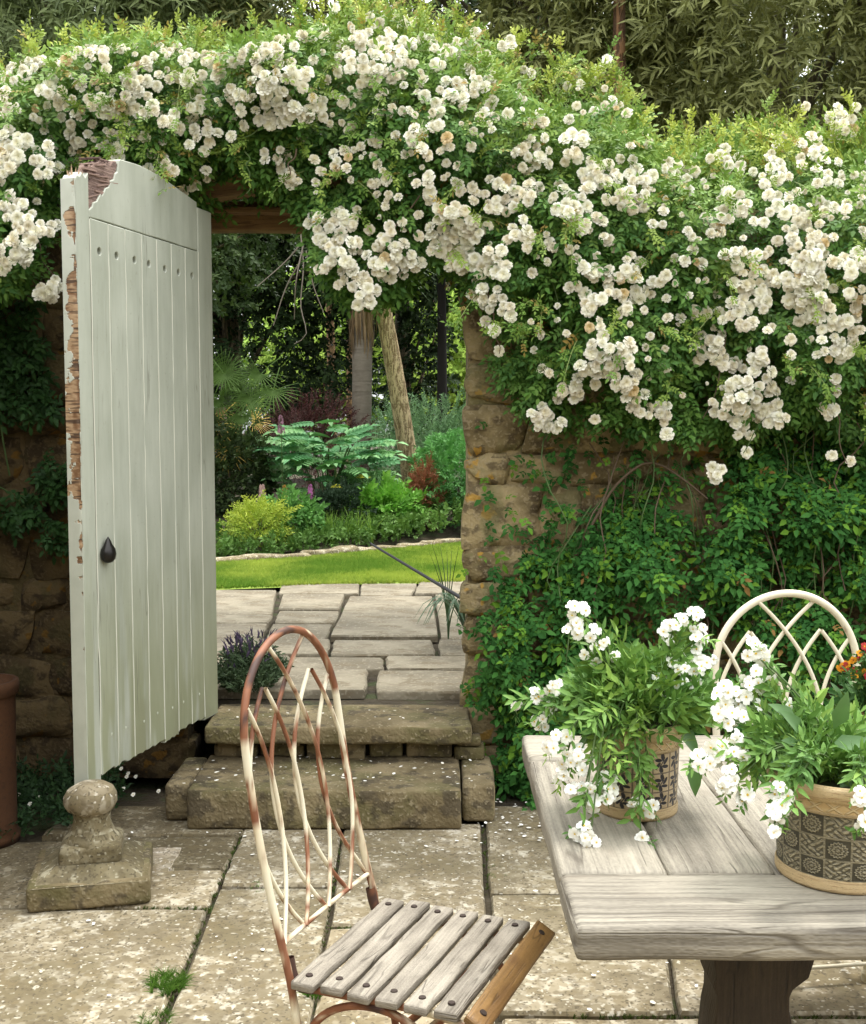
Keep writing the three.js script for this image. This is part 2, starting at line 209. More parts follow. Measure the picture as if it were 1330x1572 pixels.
// ---------- steps and path ----------
const stepA = struct('lower_step', shift(block(1.08, 0.16, 0.5, 0.012, [30, 6, 12], 0.006, 6, 11), -0.428, 0, -4.79), M.step, 'lower stone step, moss stained');
part('step_block', shift(block(0.13, 0.155, 0.42, 0.018, [6, 5, 8], 0.006, 6, 12), 0.185, 0, -4.84), M.step, stepA);
part('step_block', shift(block(0.10, 0.15, 0.40, 0.018, [6, 5, 8], 0.007, 6, 13), -1.022, 0, -4.84), M.step, stepA);
const stepB = struct('upper_step', shift(block(1.12, 0.075, 0.40, 0.012, [30, 5, 10], 0.006, 6, 14), -0.40, 0.25, -5.07), M.step, 'upper stone step on a dry stone riser');
{ const R = rng(77); let x = -0.94; while (x < 0.13) { const w = R.r(0.12, 0.27), h = R.r(0.05, 0.088); part('stone', shift(block(w, h, 0.12, 0.012, [6, 4, 4], 0.010, 9, 20 + x * 10), x + w / 2, 0.158, -5.02 - R() * 0.05), M.step, stepB); if (h < 0.07) part('stone', shift(block(w * 0.8, 0.09 - h, 0.1, 0.008, [5, 3, 3], 0.006, 9, 40 + x * 10), x + w / 2, 0.158 + h + 0.003, -5.01), M.step, stepB); x += w + 0.012; }
  part('riser_core', shift(boxUV(new THREE.BoxGeometry(1.08, 0.24, 0.5)), -0.40, 0.12, -5.31), M.soil, stepB); }
const path = struct('path', shift(boxUV(new THREE.BoxGeometry(2.6, 0.05, 4.25)), -0.62, 0.262, -7.45), M.soil, 'path of worn stone slabs beyond the doorway');
{ const L = [[326, 425, 418, 318, 905, 943], [432, 553, 551, 428, 897, 912], [434, 530, 522, 427, 914, 936], [428, 522, 514, 422, 938, 955], [318, 419, 413, 310, 945, 957], [555, 641, 632, 553, 895, 914], [644, 760, 760, 636, 893, 911], [537, 664, 673, 507, 916, 979], [668, 790, 800, 677, 913, 979], [310, 412, 402, 296, 959, 981], [418, 512, 500, 408, 957, 981], [512, 664, 669, 508, 983, 1006], [296, 508, 504, 280, 983, 1006], [673, 810, 820, 676, 982, 1006], [278, 446, 440, 270, 1008, 1027], [450, 588, 590, 444, 1008, 1027], [592, 830, 840, 595, 1008, 1027], [262, 566, 562, 240, 1029, 1062], [580, 850, 870, 578, 1029, 1062]];
  L.forEach((s, k) => { const q = [AtY(s[0], s[4], 0.325), AtY(s[1], s[4], 0.325), AtY(s[2], s[5], 0.325), AtY(s[3], s[5], 0.325)]; part('paving_stone', paver(q, 0.325 + ((k * 7) % 5) * 0.003, 0.045, 200 + k, 0.0, 0.006), M.path, path); }); }

// ---------- garden wall ----------
function stone(w, h, d, seed, fine = 1) { // face towards +z, open at the back, standing centred at the origin
  const nx = Math.round(5 * fine), ny = Math.round(4 * fine), tri = new Tri(), R = rng(seed * 13 + 3), grid = [], co = [R(), R(), R(), R(), R(), R(), R(), R()].map((x) => (x - 0.5) * 0.075), cut = [R(), R(), R(), R()].map((x) => x * 0.16);
  for (let j = 0; j <= ny; j++) for (let i = 0; i <= nx; i++) { const u = i / nx * 2 - 1, v = j / ny * 2 - 1, e = Math.max(Math.abs(u), Math.abs(v)); const cr = Math.abs(u * v), q = (u < 0 ? (v < 0 ? 0 : 1) : (v < 0 ? 2 : 3)); const pull = 1 - cut[q] * Math.pow(cr, 3) * 0.5;
    const x = u * w / 2 * pull + co[q] * Math.abs(u * v) + (fbm3(u * 1.7, v * 1.7, seed, 5) - 0.5) * 0.034, y = v * h / 2 * pull + co[4 + q] * Math.abs(u * v) * 0.7 + (fbm3(u * 1.7, v * 1.7, seed, 9) - 0.5) * 0.03; grid.push([x, y, -Math.pow(e, 12) * 0.024 + (fbm3(x * 8, y * 8, seed, 3) - 0.5) * 0.03 + (fbm3(x * 24, y * 24, seed, 6) - 0.5) * 0.02]); }
  const id = grid.map((p) => tri.v(...p)), at = (i, j) => id[j * (nx + 1) + i];
  for (let j = 0; j < ny; j++) for (let i = 0; i < nx; i++) { tri.t(at(i, j), at(i + 1, j), at(i + 1, j + 1)); tri.t(at(i, j), at(i + 1, j + 1), at(i, j + 1)); }
  const rim = []; for (let i = 0; i < nx; i++) rim.push([i, 0]); for (let j = 0; j < ny; j++) rim.push([nx, j]); for (let i = nx; i > 0; i--) rim.push([i, ny]); for (let j = ny; j > 0; j--) rim.push([0, j]);
  const back = rim.map(([i, j]) => { const p = grid[j * (nx + 1) + i]; return tri.v(p[0], p[1], -d); });
  rim.forEach(([i, j], k) => { const n = (k + 1) % rim.length, a = at(i, j), b = at(...rim[n]); tri.t(a, back[k], back[n]); tri.t(a, back[n], b); });
  return boxUV(toCreasedNormals(tri.geo(), 1.0), R() * 5, R() * 5);
}
const wallR = thing('garden_wall', 'old brown rubble stone wall right of the doorway, under roses and creeper', 'wall', V(0.135, 0, -5.2));
part('wall_core', shift(boxUV(new THREE.BoxGeometry(3.9, 2.5, 0.40)), 1.97, 1.25, -0.228), M.wall, wallR);
{ const R = rng(31), ys = [0, 0.15, 0.33, 0.55, 0.73, 0.89, 1.05, 1.32, 1.46, 1.67, 1.86, 2.18, 2.5], first = [0.3, 0.22, 0.33, 0.28, 0.3, 0.36, 0.34, 0.22, 0.28, 0.32, 0.33, 0.3];
  for (let j = 0; j < ys.length - 1; j++) { let x = -0.005 + R.s() * 0.012, k = 0; while (x < 1.75) { const w = k ? R.r(0.16, 0.4) : first[j], h = ys[j + 1] - ys[j]; part('stone', shift(stone(w - 0.006, h - 0.006, 0.14, j * 20 + k, k < 2 ? 1.8 : 1.2), x + w / 2, ys[j] + h / 2, R.r(-0.002, 0.022)), M.wall, wallR); x += w; k++; } } }
M.wallShadeTint = texMat(T.wall, 0.014, 0.95, { color: new THREE.Color().setRGB(0.42, 0.38, 0.33) });  // same wall stone multiplied darker: shade on the left wall painted into its colour
const wallL = thing('garden_wall', 'old rubble stone wall left of the open door, shade painted into its colour', 'wall', V(-1.08, 0, -5.2));
part('wall_core', shift(boxUV(new THREE.BoxGeometry(3.9, 2.5, 0.40)), -1.97, 1.25, -0.228), M.wallShadeTint, wallL);
{ const R = rng(37); for (let y = 0, j = 0; y < 2.45; j++) { const h = R.r(0.12, 0.24); let x = 0, k = 0; while (x > -1.25) { const w = R.r(0.16, 0.42); part('stone', shift(stone(w - 0.008, h - 0.008, 0.14, 500 + j * 20 + k, 1.2), x - w / 2, y + h / 2, R.r(-0.01, 0.02)), M.wallShadeTint, wallL); x -= w; k++; } y += h; } }
part('added_shade_wall', shift(boxUV(new THREE.BoxGeometry(0.4, 2.6, 5.2)), -1.08, 1.3, 2.6), M.wallShadeTint, wallL); // unseen side wall, added to block sky light from the left
part('added_shade_wall', shift(boxUV(new THREE.BoxGeometry(9, 3.0, 0.4)), 2.4, 1.5, 8.0), M.wall, wallL); // unseen wall added behind the viewer to dim surfaces facing it
// jamb stones inside the opening, left side
{ const R = rng(38); for (let y = 0.3; y < 2.4; ) { const h = R.r(0.16, 0.26); const g = stone(0.4, h - 0.01, 0.1, 700 + y * 30, 1.2); g.rotateY(Math.PI / 2); part('stone', shift(g, 0.02, y + h / 2, -0.25), M.wall, wallL); y += h; } }

// ---------- lintel ----------
const lin = thing('door_lintel', 'brown timber lintel with a curved front beam above the doorway', 'lintel', V(-0.4725, 2.47, -5.2));
{ const s = new THREE.Shape(); const n = 16, w = 0.72, bot = (t) => 0.035 + 0.10 * (1 - t * t), top = (t) => 0.16 + 0.07 * (1 - t * t);
  for (let i = 0; i <= n; i++) { const t = i / n * 2 - 1; i ? s.lineTo(t * w, bot(t)) : s.moveTo(t * w, bot(t)); } for (let i = n; i >= 0; i--) { const t = i / n * 2 - 1; s.lineTo(t * w, top(t)); }
  const g = new THREE.ExtrudeGeometry(s, { depth: 0.11, bevelEnabled: true, bevelSize: 0.006, bevelThickness: 0.006, bevelSegments: 1, steps: 1 }); part('curved_beam', boxUV(shift(toCreasedNormals(g, 0.6), 0, 0, -0.10), 0, 0, 0), M.beam, lin);
  part('rear_beam', shift(block(1.44, 0.13, 0.12, 0.01, [12, 4, 4], 0.004, 6, 61, 0), 0, 0.0, -0.36), M.beam, lin);
  part('soffit_board', shift(block(1.44, 0.025, 0.13, 0.004, [12, 2, 3], 0.003, 6, 62, 0), 0, 0.13, -0.20), M.dark, lin);
  part('soffit_board', shift(block(1.44, 0.025, 0.10, 0.004, [12, 2, 3], 0.003, 6, 63, 0), 0, 0.06, -0.25), M.beam, lin);
  part('wall_head', shift(boxUV(new THREE.BoxGeometry(1.215, 0.12, 0.38)), 0, 0.295, -0.225), M.wall, lin); }

// ---------- open door ----------
T.door = makeTex(1024, 1024, [1.2, 2.4], (u, v) => { // u: 1.2 m from the hinge, v: 2.4 m up
  const x = u * 1.2, y = v * 2.4, a = tf(u, v, 6, 8, 1001, 5), b = tf(u, v, 70, 20, 1005, 3), c = tf(u, v, 120, 160, 1009, 2), d = tf(u, v, 16, 3, 1021, 4);
  let k = mix3([0.315, 0.335, 0.265], [0.45, 0.47, 0.39], clamp(0.5 + (a - 0.5) * 1.2 + (b - 0.5) * 0.5 + (d - 0.5) * 0.9));
  const alg = sstep(1.0, 0.05, y) * sstep(0.32, 0.62, tf(u, v, 24, 5, 1033, 4) + 0.15 * (x < 0.75 ? 1 : 0)); k = mix3(k, [0.215, 0.228, 0.105], alg * 0.66);
  k = mix3(k, [0.25, 0.25, 0.19], sstep(0.80, 0.9, c) * 0.35); k = mix3(k, [0.13, 0.125, 0.09], sstep(0.035, 0.0, Math.abs(tf(u, v, 70, 6, 1061, 2) - 0.5)) * sstep(0.55, 0.7, tf(u, v, 10, 5, 1071, 3)) * 0.5); k = mix3(k, [0.22, 0.21, 0.14], sstep(0.62, 0.75, tf(u, v, 9, 9, 1041, 4)) * 0.3 * sstep(0.5, 0.0, y));
  let h = 0.6 + 0.2 * (b - 0.5);
  return [...k, h];
});
T.doorEdge = makeTex(256, 2048, [0.16, 2.4], (u, v) => { // u: across the edge and round the arris (0.08 = arris), v up
  const x = u * 0.16, y = v * 2.4, a = tf(u, v, 3, 40, 1101, 4), b = tf(u, v, 8, 300, 1105, 3), c = tf(u, v, 4, 14, 1120, 3); let k = mix3([0.40, 0.42, 0.34], [0.52, 0.54, 0.45], a);
  const dens = poly([[0, 0.12], [0.6, 0.30], [1.0, 0.62], [1.5, 0.66], [1.95, 0.62], [2.05, 0.5], [2.2, 0.6], [2.4, 0.6]], y), reach = (x < 0.078 ? 0.024 : 0.004) * (0.35 + 1.5 * c), dist = Math.abs(x - 0.077), cr = tf(u, v, 2, 420, 1150, 2);
  const m = sstep(0.05, 0.0, 0.98 - dens - tf(u, v, 3, 44, 1135, 5) * 1.0 + dist / reach * 0.2 + 0.08 * (cr - 0.5));
  k = mix3(k, mix3([0.17, 0.085, 0.035], [0.40, 0.27, 0.15], sstep(0.3, 0.65, b * 0.5 + c * 0.5)), m); k = mix3(k, [0.045, 0.024, 0.014], sstep(0.55, 0.7, cr) * m * 0.85);
  return [...k, 0.8 - 0.6 * m + 0.2 * b * m];
});
M.door = texMat(T.door, 0.0025, 0.6); M.doorEdge = texMat(T.doorEdge, 0.006, 0.65);
const DA = Math.atan2(1.1265, -0.289); // local +x of the door runs from hinge to free edge
const door = thing('open_door', 'tall sage green plank door with peeling edge standing open in the doorway', 'door', V(-0.965, 0.33, -5.115), 0);
door.rotation.y = -Math.atan2(1.1265, -0.289); // maps +x to (-0.249, 0, 0.969)
// the face seen from the patio is local -z
const topV = (u) => poly([[0, 2.155], [0.1, 2.165], [0.44, 2.213], [0.62, 2.222], [0.77, 2.212], [0.81, 2.18], [0.946, 2.137], [1.075, 2.105]], u);
function doorPiece(shape, z0, th, bev = 0.003, mat = M.door, name = 'plank') {
  let g = new THREE.ExtrudeGeometry(shape, { depth: th - 2 * bev, bevelEnabled: true, bevelSize: bev, bevelThickness: bev, bevelSegments: 1, bevelOffset: -bev, curveSegments: 10 });
  g = boxUV(shift(toCreasedNormals(g, 0.4), 0, 0, z0 + bev)); return part(name, g, mat, door);
}
{ const R = rng(44), W = 0.849 / 7;
  const rect = (a, b, c, d) => { const s = new THREE.Shape(); s.moveTo(a, c); s.lineTo(b, c); s.lineTo(b, d); s.lineTo(a, d); s.closePath(); return s; };
  for (let k = 0; k < 7; k++) { const a = 0.137 + k * W, b = a + W - 0.0035, s = new THREE.Shape(), low = R.r(-0.012, 0.012);
    s.moveTo(a, low); for (let i = 1; i < 6; i++) s.lineTo(lerp(a, b, i / 6), low + R.s() * 0.006); s.lineTo(b, low + R.s() * 0.006); s.lineTo(b, 1.968); s.lineTo(a, 1.968); s.closePath();
    const hole = new THREE.Path(); hole.absarc((a + b) / 2 + R.s() * 0.006, 1.862 + R.s() * 0.004, 0.0125, 0, Math.PI * 2, true); s.holes.push(hole);
    doorPiece(s, -0.027 + R.r(-0.0008, 0.0008), 0.024, 0.003);
    const hd = new THREE.CircleGeometry(0.0135, 12); hd.rotateY(Math.PI); part('peg_hole', shift(hd, (a + b) / 2, 1.862, -0.0045), M.black, door);
    for (const y of [0.13]) part('nail_head', shift(new THREE.SphereGeometry(0.006, 8, 5).scale(1, 1, 0.3), (a + b) / 2 + R.s() * 0.02, y + R.s() * 0.01, -0.0275), M.doorNail ??= plain(0.46, 0.48, 0.38, 0.5), door); }
  // light paint lines caught in the joints
  part('backing', shift(boxUV(block(0.86, 1.95, 0.02, 0.002, [2, 2, 2], 0, 1, 3)), 0.562, 0.01, 0.007), plain(0.62, 0.62, 0.50, 0.7), door);
  for (let k = 0; k <= 7; k++) { const x = 0.1352 + k * W, q = []; for (let i = 0; i <= 24; i++) q.push(V(x + R.s() * 0.0006, lerp(0.01, 1.965, i / 24), -0.0262 + R.s() * 0.0008 + (R() < 0.12 ? 0.003 : 0))); part('bead', tube(q, 0.0026, 60, 5), M.bead ??= plain(0.60, 0.60, 0.50, 0.6), door); }
  doorPiece(rect(0.0, 0.1335, -0.005, 2.15), -0.026, 0.05, 0.004, M.door, 'hinge_stile');
  const rail = new THREE.Shape(); rail.moveTo(0.1365, 1.9715); for (let i = 1; i <= 12; i++) rail.lineTo(lerp(0.1365, 0.985, i / 12), 1.9715 + R.s() * 0.0015); for (const [a, b] of [[0.985, 1.995], [0.962, 2.01], [0.955, 2.025], [0.93, 2.035], [0.905, 2.065], [0.893, 2.06], [0.87, 2.09], [0.845, 2.10], [0.832, 2.125], [0.81, 2.132], [0.80, 2.155], [0.783, 2.165], [0.774, 2.205]]) rail.lineTo(a, b); for (let u = 0.765; u > 0.1365; u -= 0.04) rail.lineTo(u, topV(u)); rail.lineTo(0.1365, topV(0.1365)); rail.closePath();
  doorPiece(rail, -0.025, 0.05, 0.003, M.door, 'top_rail');
  // free stile with its worn edge: face strip and edge are one mesh with uv wrapped round the arris
  const st = new THREE.Shape(); st.moveTo(0.989, -0.01); st.lineTo(1.075, -0.006); st.lineTo(1.075, 2.085); st.lineTo(1.062, 2.10); st.lineTo(1.045, 2.098); st.lineTo(1.03, 2.115); st.lineTo(1.01, 2.10); st.lineTo(0.989, 2.12); st.closePath();
  doorPiece(st, -0.027, 0.052, 0.0035, M.door, 'free_stile');
  const eg = new THREE.BoxGeometry(0.004, 2.09, 0.053, 3, 120, 12), p = eg.attributes.position, uv = eg.attributes.uv;
  for (let i = 0; i < p.count; i++) { const x = p.getX(i), y = p.getY(i) + 1.045, z = p.getZ(i); let q = 0; if (z < -0.015 && x > 0) { const n = fbm3(y * 22, z * 30, 1, 2); q = sstep(0.5, 0.75, n) * (0.4 + 0.6 * sstep(0.5, 1.1, y)) * (-z - 0.015) / 0.0115; }
    p.setXYZ(i, x - q * 0.006, y, z + q * 0.003); uv.setXY(i, 0.08 - (z + 0.0265) * 1.0, y); }
  eg.computeVertexNormals(); part('stile_edge', shift(eg, 1.0775, -0.005, -0.0005), M.doorEdge, door);
  // rotten end grain at the top corner
  const rot = []; for (let i = 0; i < 240; i++) { const L = R.r(0.06, 0.13), u = R.r(0.79, 0.985), lo = lerp(2.16, 1.99, (u - 0.78) / 0.205), g = block(L, R.r(0.003, 0.008), R.r(0.006, 0.014), 0.002, [4, 2, 2], 0.0025, 30, 800 + i); g.rotateZ(R.r(-0.2, 0.08) - 0.12); rot.push(shift(g, u - 0.01, lerp(lo, 2.182 - 0.1 * Math.max(0, u - 0.93) / 0.055 * 0.5 + 0.012 * Math.sin(u * 90), R()) , R.r(-0.021, 0.02))); }
  { const s = new THREE.Shape(); [[0.987, 1.99], [0.95, 2.015], [0.90, 2.05], [0.85, 2.085], [0.80, 2.14], [0.772, 2.19], [0.785, 2.203], [0.81, 2.196], [0.83, 2.178], [0.85, 2.186], [0.875, 2.172], [0.89, 2.182], [0.915, 2.16], [0.93, 2.168], [0.955, 2.15], [0.965, 2.158], [0.987, 2.12]].forEach((q, i) => (i ? s.lineTo(...q) : s.moveTo(...q))); s.closePath(); const g = new THREE.ExtrudeGeometry(s, { depth: 0.034, bevelEnabled: true, bevelSize: 0.004, bevelThickness: 0.004, bevelSegments: 1, bevelOffset: -0.004 }); part('rotten_wood', boxUV(shift(toCreasedNormals(g, 0.4), 0, 0, -0.016), 0, 0, 0), M.rot, door).userData.label = 'rotten crumbling timber corner'; }
  part('rotten_wood', merge(rot.filter((g, i) => i % 4 === 1)), plain(0.27, 0.18, 0.145, 0.95), door).userData.label = 'rotten splintered wood'; part('rotten_wood', merge(rot.filter((g, i) => i % 7 === 0)), plain(0.09, 0.05, 0.042, 0.95), door).userData.label = 'rotten dark splinters';
  const rot2 = []; for (let i = 0; i < 16; i++) { const g = new THREE.ConeGeometry(R.r(0.005, 0.01), R.r(0.03, 0.06), 5); g.rotateZ(R.r(-0.3, 0.3)); rot2.push(shift(g, R.r(0.995, 1.07), R.r(2.07, 2.115), R.r(-0.02, 0.02))); } part('rotten_wood', merge(rot2), plain(0.36, 0.24, 0.15, 0.95), door);
  // pear shaped iron latch handle
  const prof = [[0, 0], [0.018, 0.003], [0.03, 0.014], [0.035, 0.032], [0.031, 0.05], [0.019, 0.066], [0.011, 0.082], [0.0, 0.096]].map((q) => new THREE.Vector2(...q));
  const kn = new THREE.LatheGeometry(prof, 18); kn.scale(1, 1, 0.75); const kg = part('handle', shift(kn, 0.94, 0.765, -0.045), M.iron, door); const pl = new THREE.CylinderGeometry(0.015, 0.018, 0.02, 14).rotateX(Math.PI / 2); part('rose_plate', shift(pl, 0.94, 0.80, -0.033), M.iron, door);
  part('hinge_strap', shift(block(0.32, 0.035, 0.006, 0.002, [4, 2, 2], 0.001, 5, 71), 0.17, 0.30, 0.031), M.iron, door); part('hinge_strap', shift(block(0.32, 0.035, 0.006, 0.002, [4, 2, 2], 0.001, 5, 72), 0.17, 1.80, 0.031), M.iron, door);
}
// ---------- chairs ----------
function rustTube(pts, r, seg, seed, rust, rad = 8) { // painted metal rod, rust as its own patches
  const g = tube(pts, r, seg, rad), p = g.attributes.position, c = new Float32Array(p.count * 3);
  for (let i = 0; i < p.count; i++) {
    const x = p.getX(i), y = p.getY(i), z = p.getZ(i), b = rust(x, y, z), n = fbm3(x * 11 + seed, y * 11, z * 11, seed, 4), m = fbm3(x * 110, y * 110, z * 110, seed + 5, 2);
    let k = mix3([0.60, 0.54, 0.38], [0.70, 0.65, 0.50], m); k = mix3(k, [0.52, 0.36, 0.16], sstep(0.62, 0.5, n + 0.5 - b) * 0.35); const t = sstep(0.54, 0.46, n + 0.5 - b + 0.3 * (m - 0.5));
    k = mix3(k, mix3([0.14, 0.048, 0.02], [0.27, 0.105, 0.045], m), t); k = mix3(k, [0.045, 0.02, 0.013], sstep(0.42, 0.34, n + 0.58 - b + 0.2 * (m - 0.5)) * 0.95); c.set(k, i * 3);
  }
  g.setAttribute('color', new THREE.BufferAttribute(c, 3)); return g;
}
function makeChair(name, label, cat, pos, turn, W, seatY, barY, tilt, rust, slatMats, rArch, rLat, feet) {
  const o = thing(name, label, cat, pos, turn), B = (u, y) => V(-(y - seatY) * tilt, y, (u - 0.5) * W), ctr = barY + 0.6 * W; // u = 0 far, 1 near
  const Wt = (v) => 1 + 0.0 * v; let s = 3;
  const arch = []; for (const y of [0.012, 0.15, 0.3, seatY, barY, barY + 0.3 * W, ctr]) arch.push(B(0, y)); for (let i = 0; i <= 14; i++) { const a = Math.PI - i / 14 * Math.PI; arch.push(B(0.5 + 0.5 * Math.cos(a), ctr + W * (0.354 + 0.5 * Math.sin(a)))); } for (const y of [ctr, barY + 0.3 * W, barY, seatY, 0.3, 0.15, 0.012]) arch.push(B(1, y));
  const bend = (p) => { const k = clamp((p.y - seatY) / 0.7); p.x -= 0.035 * Math.sin(Math.PI * k) * (1 - Math.pow(p.z / W * 2, 2) * 0.4) - 0.0; return p; };
  part('back_frame', rustTube(arch.map(bend), rArch, 130, s++, rust, 10), M.metal, o);
  part('lower_rail', rustTube([0, 0.25, 0.5, 0.75, 1].map((u) => bend(B(u, barY))), rLat * 1.1, 16, s++, rust), M.metal, o);
  for (const [ue, sg, top] of [[0, 1, 0.6], [0.25, 1, 0.803], [0.25, -1, 0.55], [0.5, 1, 0.6], [0.5, -1, 0.6], [0.75, 1, 0.55], [0.75, -1, 0.803], [1, -1, 0.6]]) {
    const pts = []; for (let i = 0; i <= 14; i++) { const v = lerp(-0.6, top, i / 14), u = clamp(ue + sg * 0.705 * v * v, 0.01, 0.99); const q = bend(B(u, ctr + v * W)); q.x += sg * rLat * 0.9; pts.push(q); }
    part('lattice_bar', rustTube(pts, rLat, 30, s++, rust), M.metal, o);
  }
  const half = W / 2 - 0.012;
  for (const sg of [-1, 1]) {
    part('seat_rail', rustTube([V(-0.005, seatY - 0.025, sg * half), V(0.15, seatY - 0.023, sg * half), V(0.3, seatY - 0.024, sg * half), V(0.385, seatY - 0.034, sg * half)], 0.008, 16, s++, rust), M.metal, o);
    const h2 = half - 0.022; part('leg', rustTube([V(0.34, seatY - 0.03, sg * h2), V(0.2, seatY * 0.62, sg * h2), V(0.02, seatY * 0.25, sg * h2), V(-0.14, 0.012, sg * h2)], 0.009, 20, s++, rust), M.metal, o);
    const br = []; for (let i = 0; i <= 10; i++) { const a = i / 10 * Math.PI; br.push(V(0.185 - 0.15 * Math.cos(a), seatY - 0.15 + 0.115 * Math.sin(a), sg * (half + 0.002))); } part('brace', rustTube(br, 0.0085, 24, s++, rust), M.metal, o);
    part('bracket', rustTube([V(-0.008, seatY + 0.035, sg * half), V(0.0, seatY, sg * half), V(0.012, seatY - 0.02, sg * half), V(0.05, seatY - 0.022, sg * half)], 0.012, 10, s++, (x, y, z) => rust(x, y, z) + 0.3), M.metal, o);
  }
  for (const x of [-0.12, 0.075]) part('stretcher', rustTube([V(x, 0.05, -half + 0.01), V(x, 0.05, 0), V(x, 0.05, half - 0.01)], 0.006, 8, s++, rust), M.metal, o);
  if (feet) for (const x of [0.078, -0.14]) for (const sg of [-1, 1]) { const g = rustTube([V(x, 0.001, sg * half), V(x, 0.012, sg * half), V(x, 0.024, sg * half)], 0.022, 4, s++, () => 0.28, 14); part('foot_disc', g, M.metal, o); }
  const R = rng(s * 5), xs = 0.042, pitch = 0.063;
  for (let k = 0; k < 7; k++) {
    const last = k === 6, g = block(0.051, 0.019, W + 0.045 + R.s() * 0.006, 0.0045, [6, 4, 22], 0.0022, 14, 90 + k + s, 2), m = slatMats[last ? 1 : 0]; if (last) g.rotateZ(-0.55);
    const sl = part('slat', shift(g, 0, 0, 0), m, o); sl.position.set(xs + k * pitch - (last ? 0.009 : 0), seatY - 0.016 + (last ? -0.006 : R.r(0, 0.002)), R.s() * 0.006); sl.rotation.y = R.s() * 0.012; if (last && slatMats[1] !== slatMats[0]) sl.userData.label = 'newer orange brown front slat';
    for (const sg of [-1, 1]) { const b = new THREE.CylinderGeometry(0.007, 0.008, 0.003, 12); if (last) b.rotateZ(-0.55); const bm = part('bolt', b, M.bolt, sl); bm.position.set(last ? 0.009 : 0, last ? 0.0175 : 0.0208, sg * (W / 2 - 0.016)); }
  }
  return o;
}
makeChair('garden_chair', 'rusty cream metal garden chair with a tall gothic lattice back and slatted wooden seat', 'chair', V(-0.218, 0, -2.575), -0.385, 0.425, 0.45, 0.515, 0.172,
  (x, y, z) => 0.44 + 0.15 * sstep(0.6, 1.1, y) * (z > -0.05 ? 0.8 : 0.2) + (z > 0.0 && y > 0.85 ? 0.04 : 0) + 0.14 * sstep(0.62, 0.46, y) + (x > 0.02 ? 0.02 : 0), [M.slat, M.slatNew], 0.0088, 0.005, false);
makeChair('garden_chair', 'white metal garden chair with gothic lattice back at the far side of the table', 'chair', V(1.035, 0, -3.33), -1.42, 0.435, 0.44, 0.47, 0.10, () => 0.17, [M.slat, M.slat], 0.0108, 0.006, true);

// ---------- table ----------
const table = thing('garden_table', 'heavy weathered grey wooden table with thick top on a dark carved trestle', 'table', V(0.24, 0, -1.935));
{ const L = 1.75, D = 1.23, th = 0.062, y0 = 0.75 - th; let sd = 120;
  const add = (name, x, z, w, d, grain, nx, nz, dy = 0) => part(name, shift(block(w, th, d, 0.012, [nx, 6, nz], 0.0028, 7, sd++, grain), x, y0 + dy, z), M.table, table);
  add('front_board', L / 2, -0.122, L, 0.242, 0, 60, 10); add('back_board', L / 2, -D + 0.12, L, 0.24, 0, 60, 10);
  const R = rng(9); let x = 0.001; const d = D - 0.245 - 0.242; while (x < L - 0.05) { const w = Math.min(R.r(0.19, 0.27), L - x); add('plank', x + w / 2, -0.2445 - d / 2, w - 0.0008, d, 2, 10, 40, R.r(-0.0012, 0.0006)); x += w; }
  for (const cx of [0.40, 1.35]) { // carved board trestles
    const s = new THREE.Shape(); const half = [[0.0, 0.0], [0.20, 0.0], [0.205, 0.05], [0.17, 0.09], [0.10, 0.13], [0.075, 0.19], [0.079, 0.28], [0.074, 0.34], [0.068, 0.37], [0.068, 0.40], [0.076, 0.42], [0.108, 0.445], [0.118, 0.48], [0.12, 0.56], [0.14, 0.62], [0.165, 0.66], [0.17, 0.686]];
    half.forEach((q, i) => (i ? s.lineTo(q[0], q[1]) : s.moveTo(0, 0))); [...half].reverse().forEach((q) => s.lineTo(-q[0] * (q[1] > 0.43 ? 0.66 : 1), q[1])); s.closePath();
    const g = new THREE.ExtrudeGeometry(s, { depth: 0.12, bevelEnabled: true, bevelSize: 0.008, bevelThickness: 0.008, bevelSegments: 2, steps: 1 }); part('trestle', shift(boxUV(toCreasedNormals(g, 0.6), 0, 0, 1), cx + 0.03, 0, -0.58), M.dark, table);
    part('trestle_foot', shift(block(0.42, 0.07, 0.5, 0.012, [8, 4, 8], 0.003, 6, 151 + cx), cx + 0.03, 0, -0.55), M.dark, table);
  } }

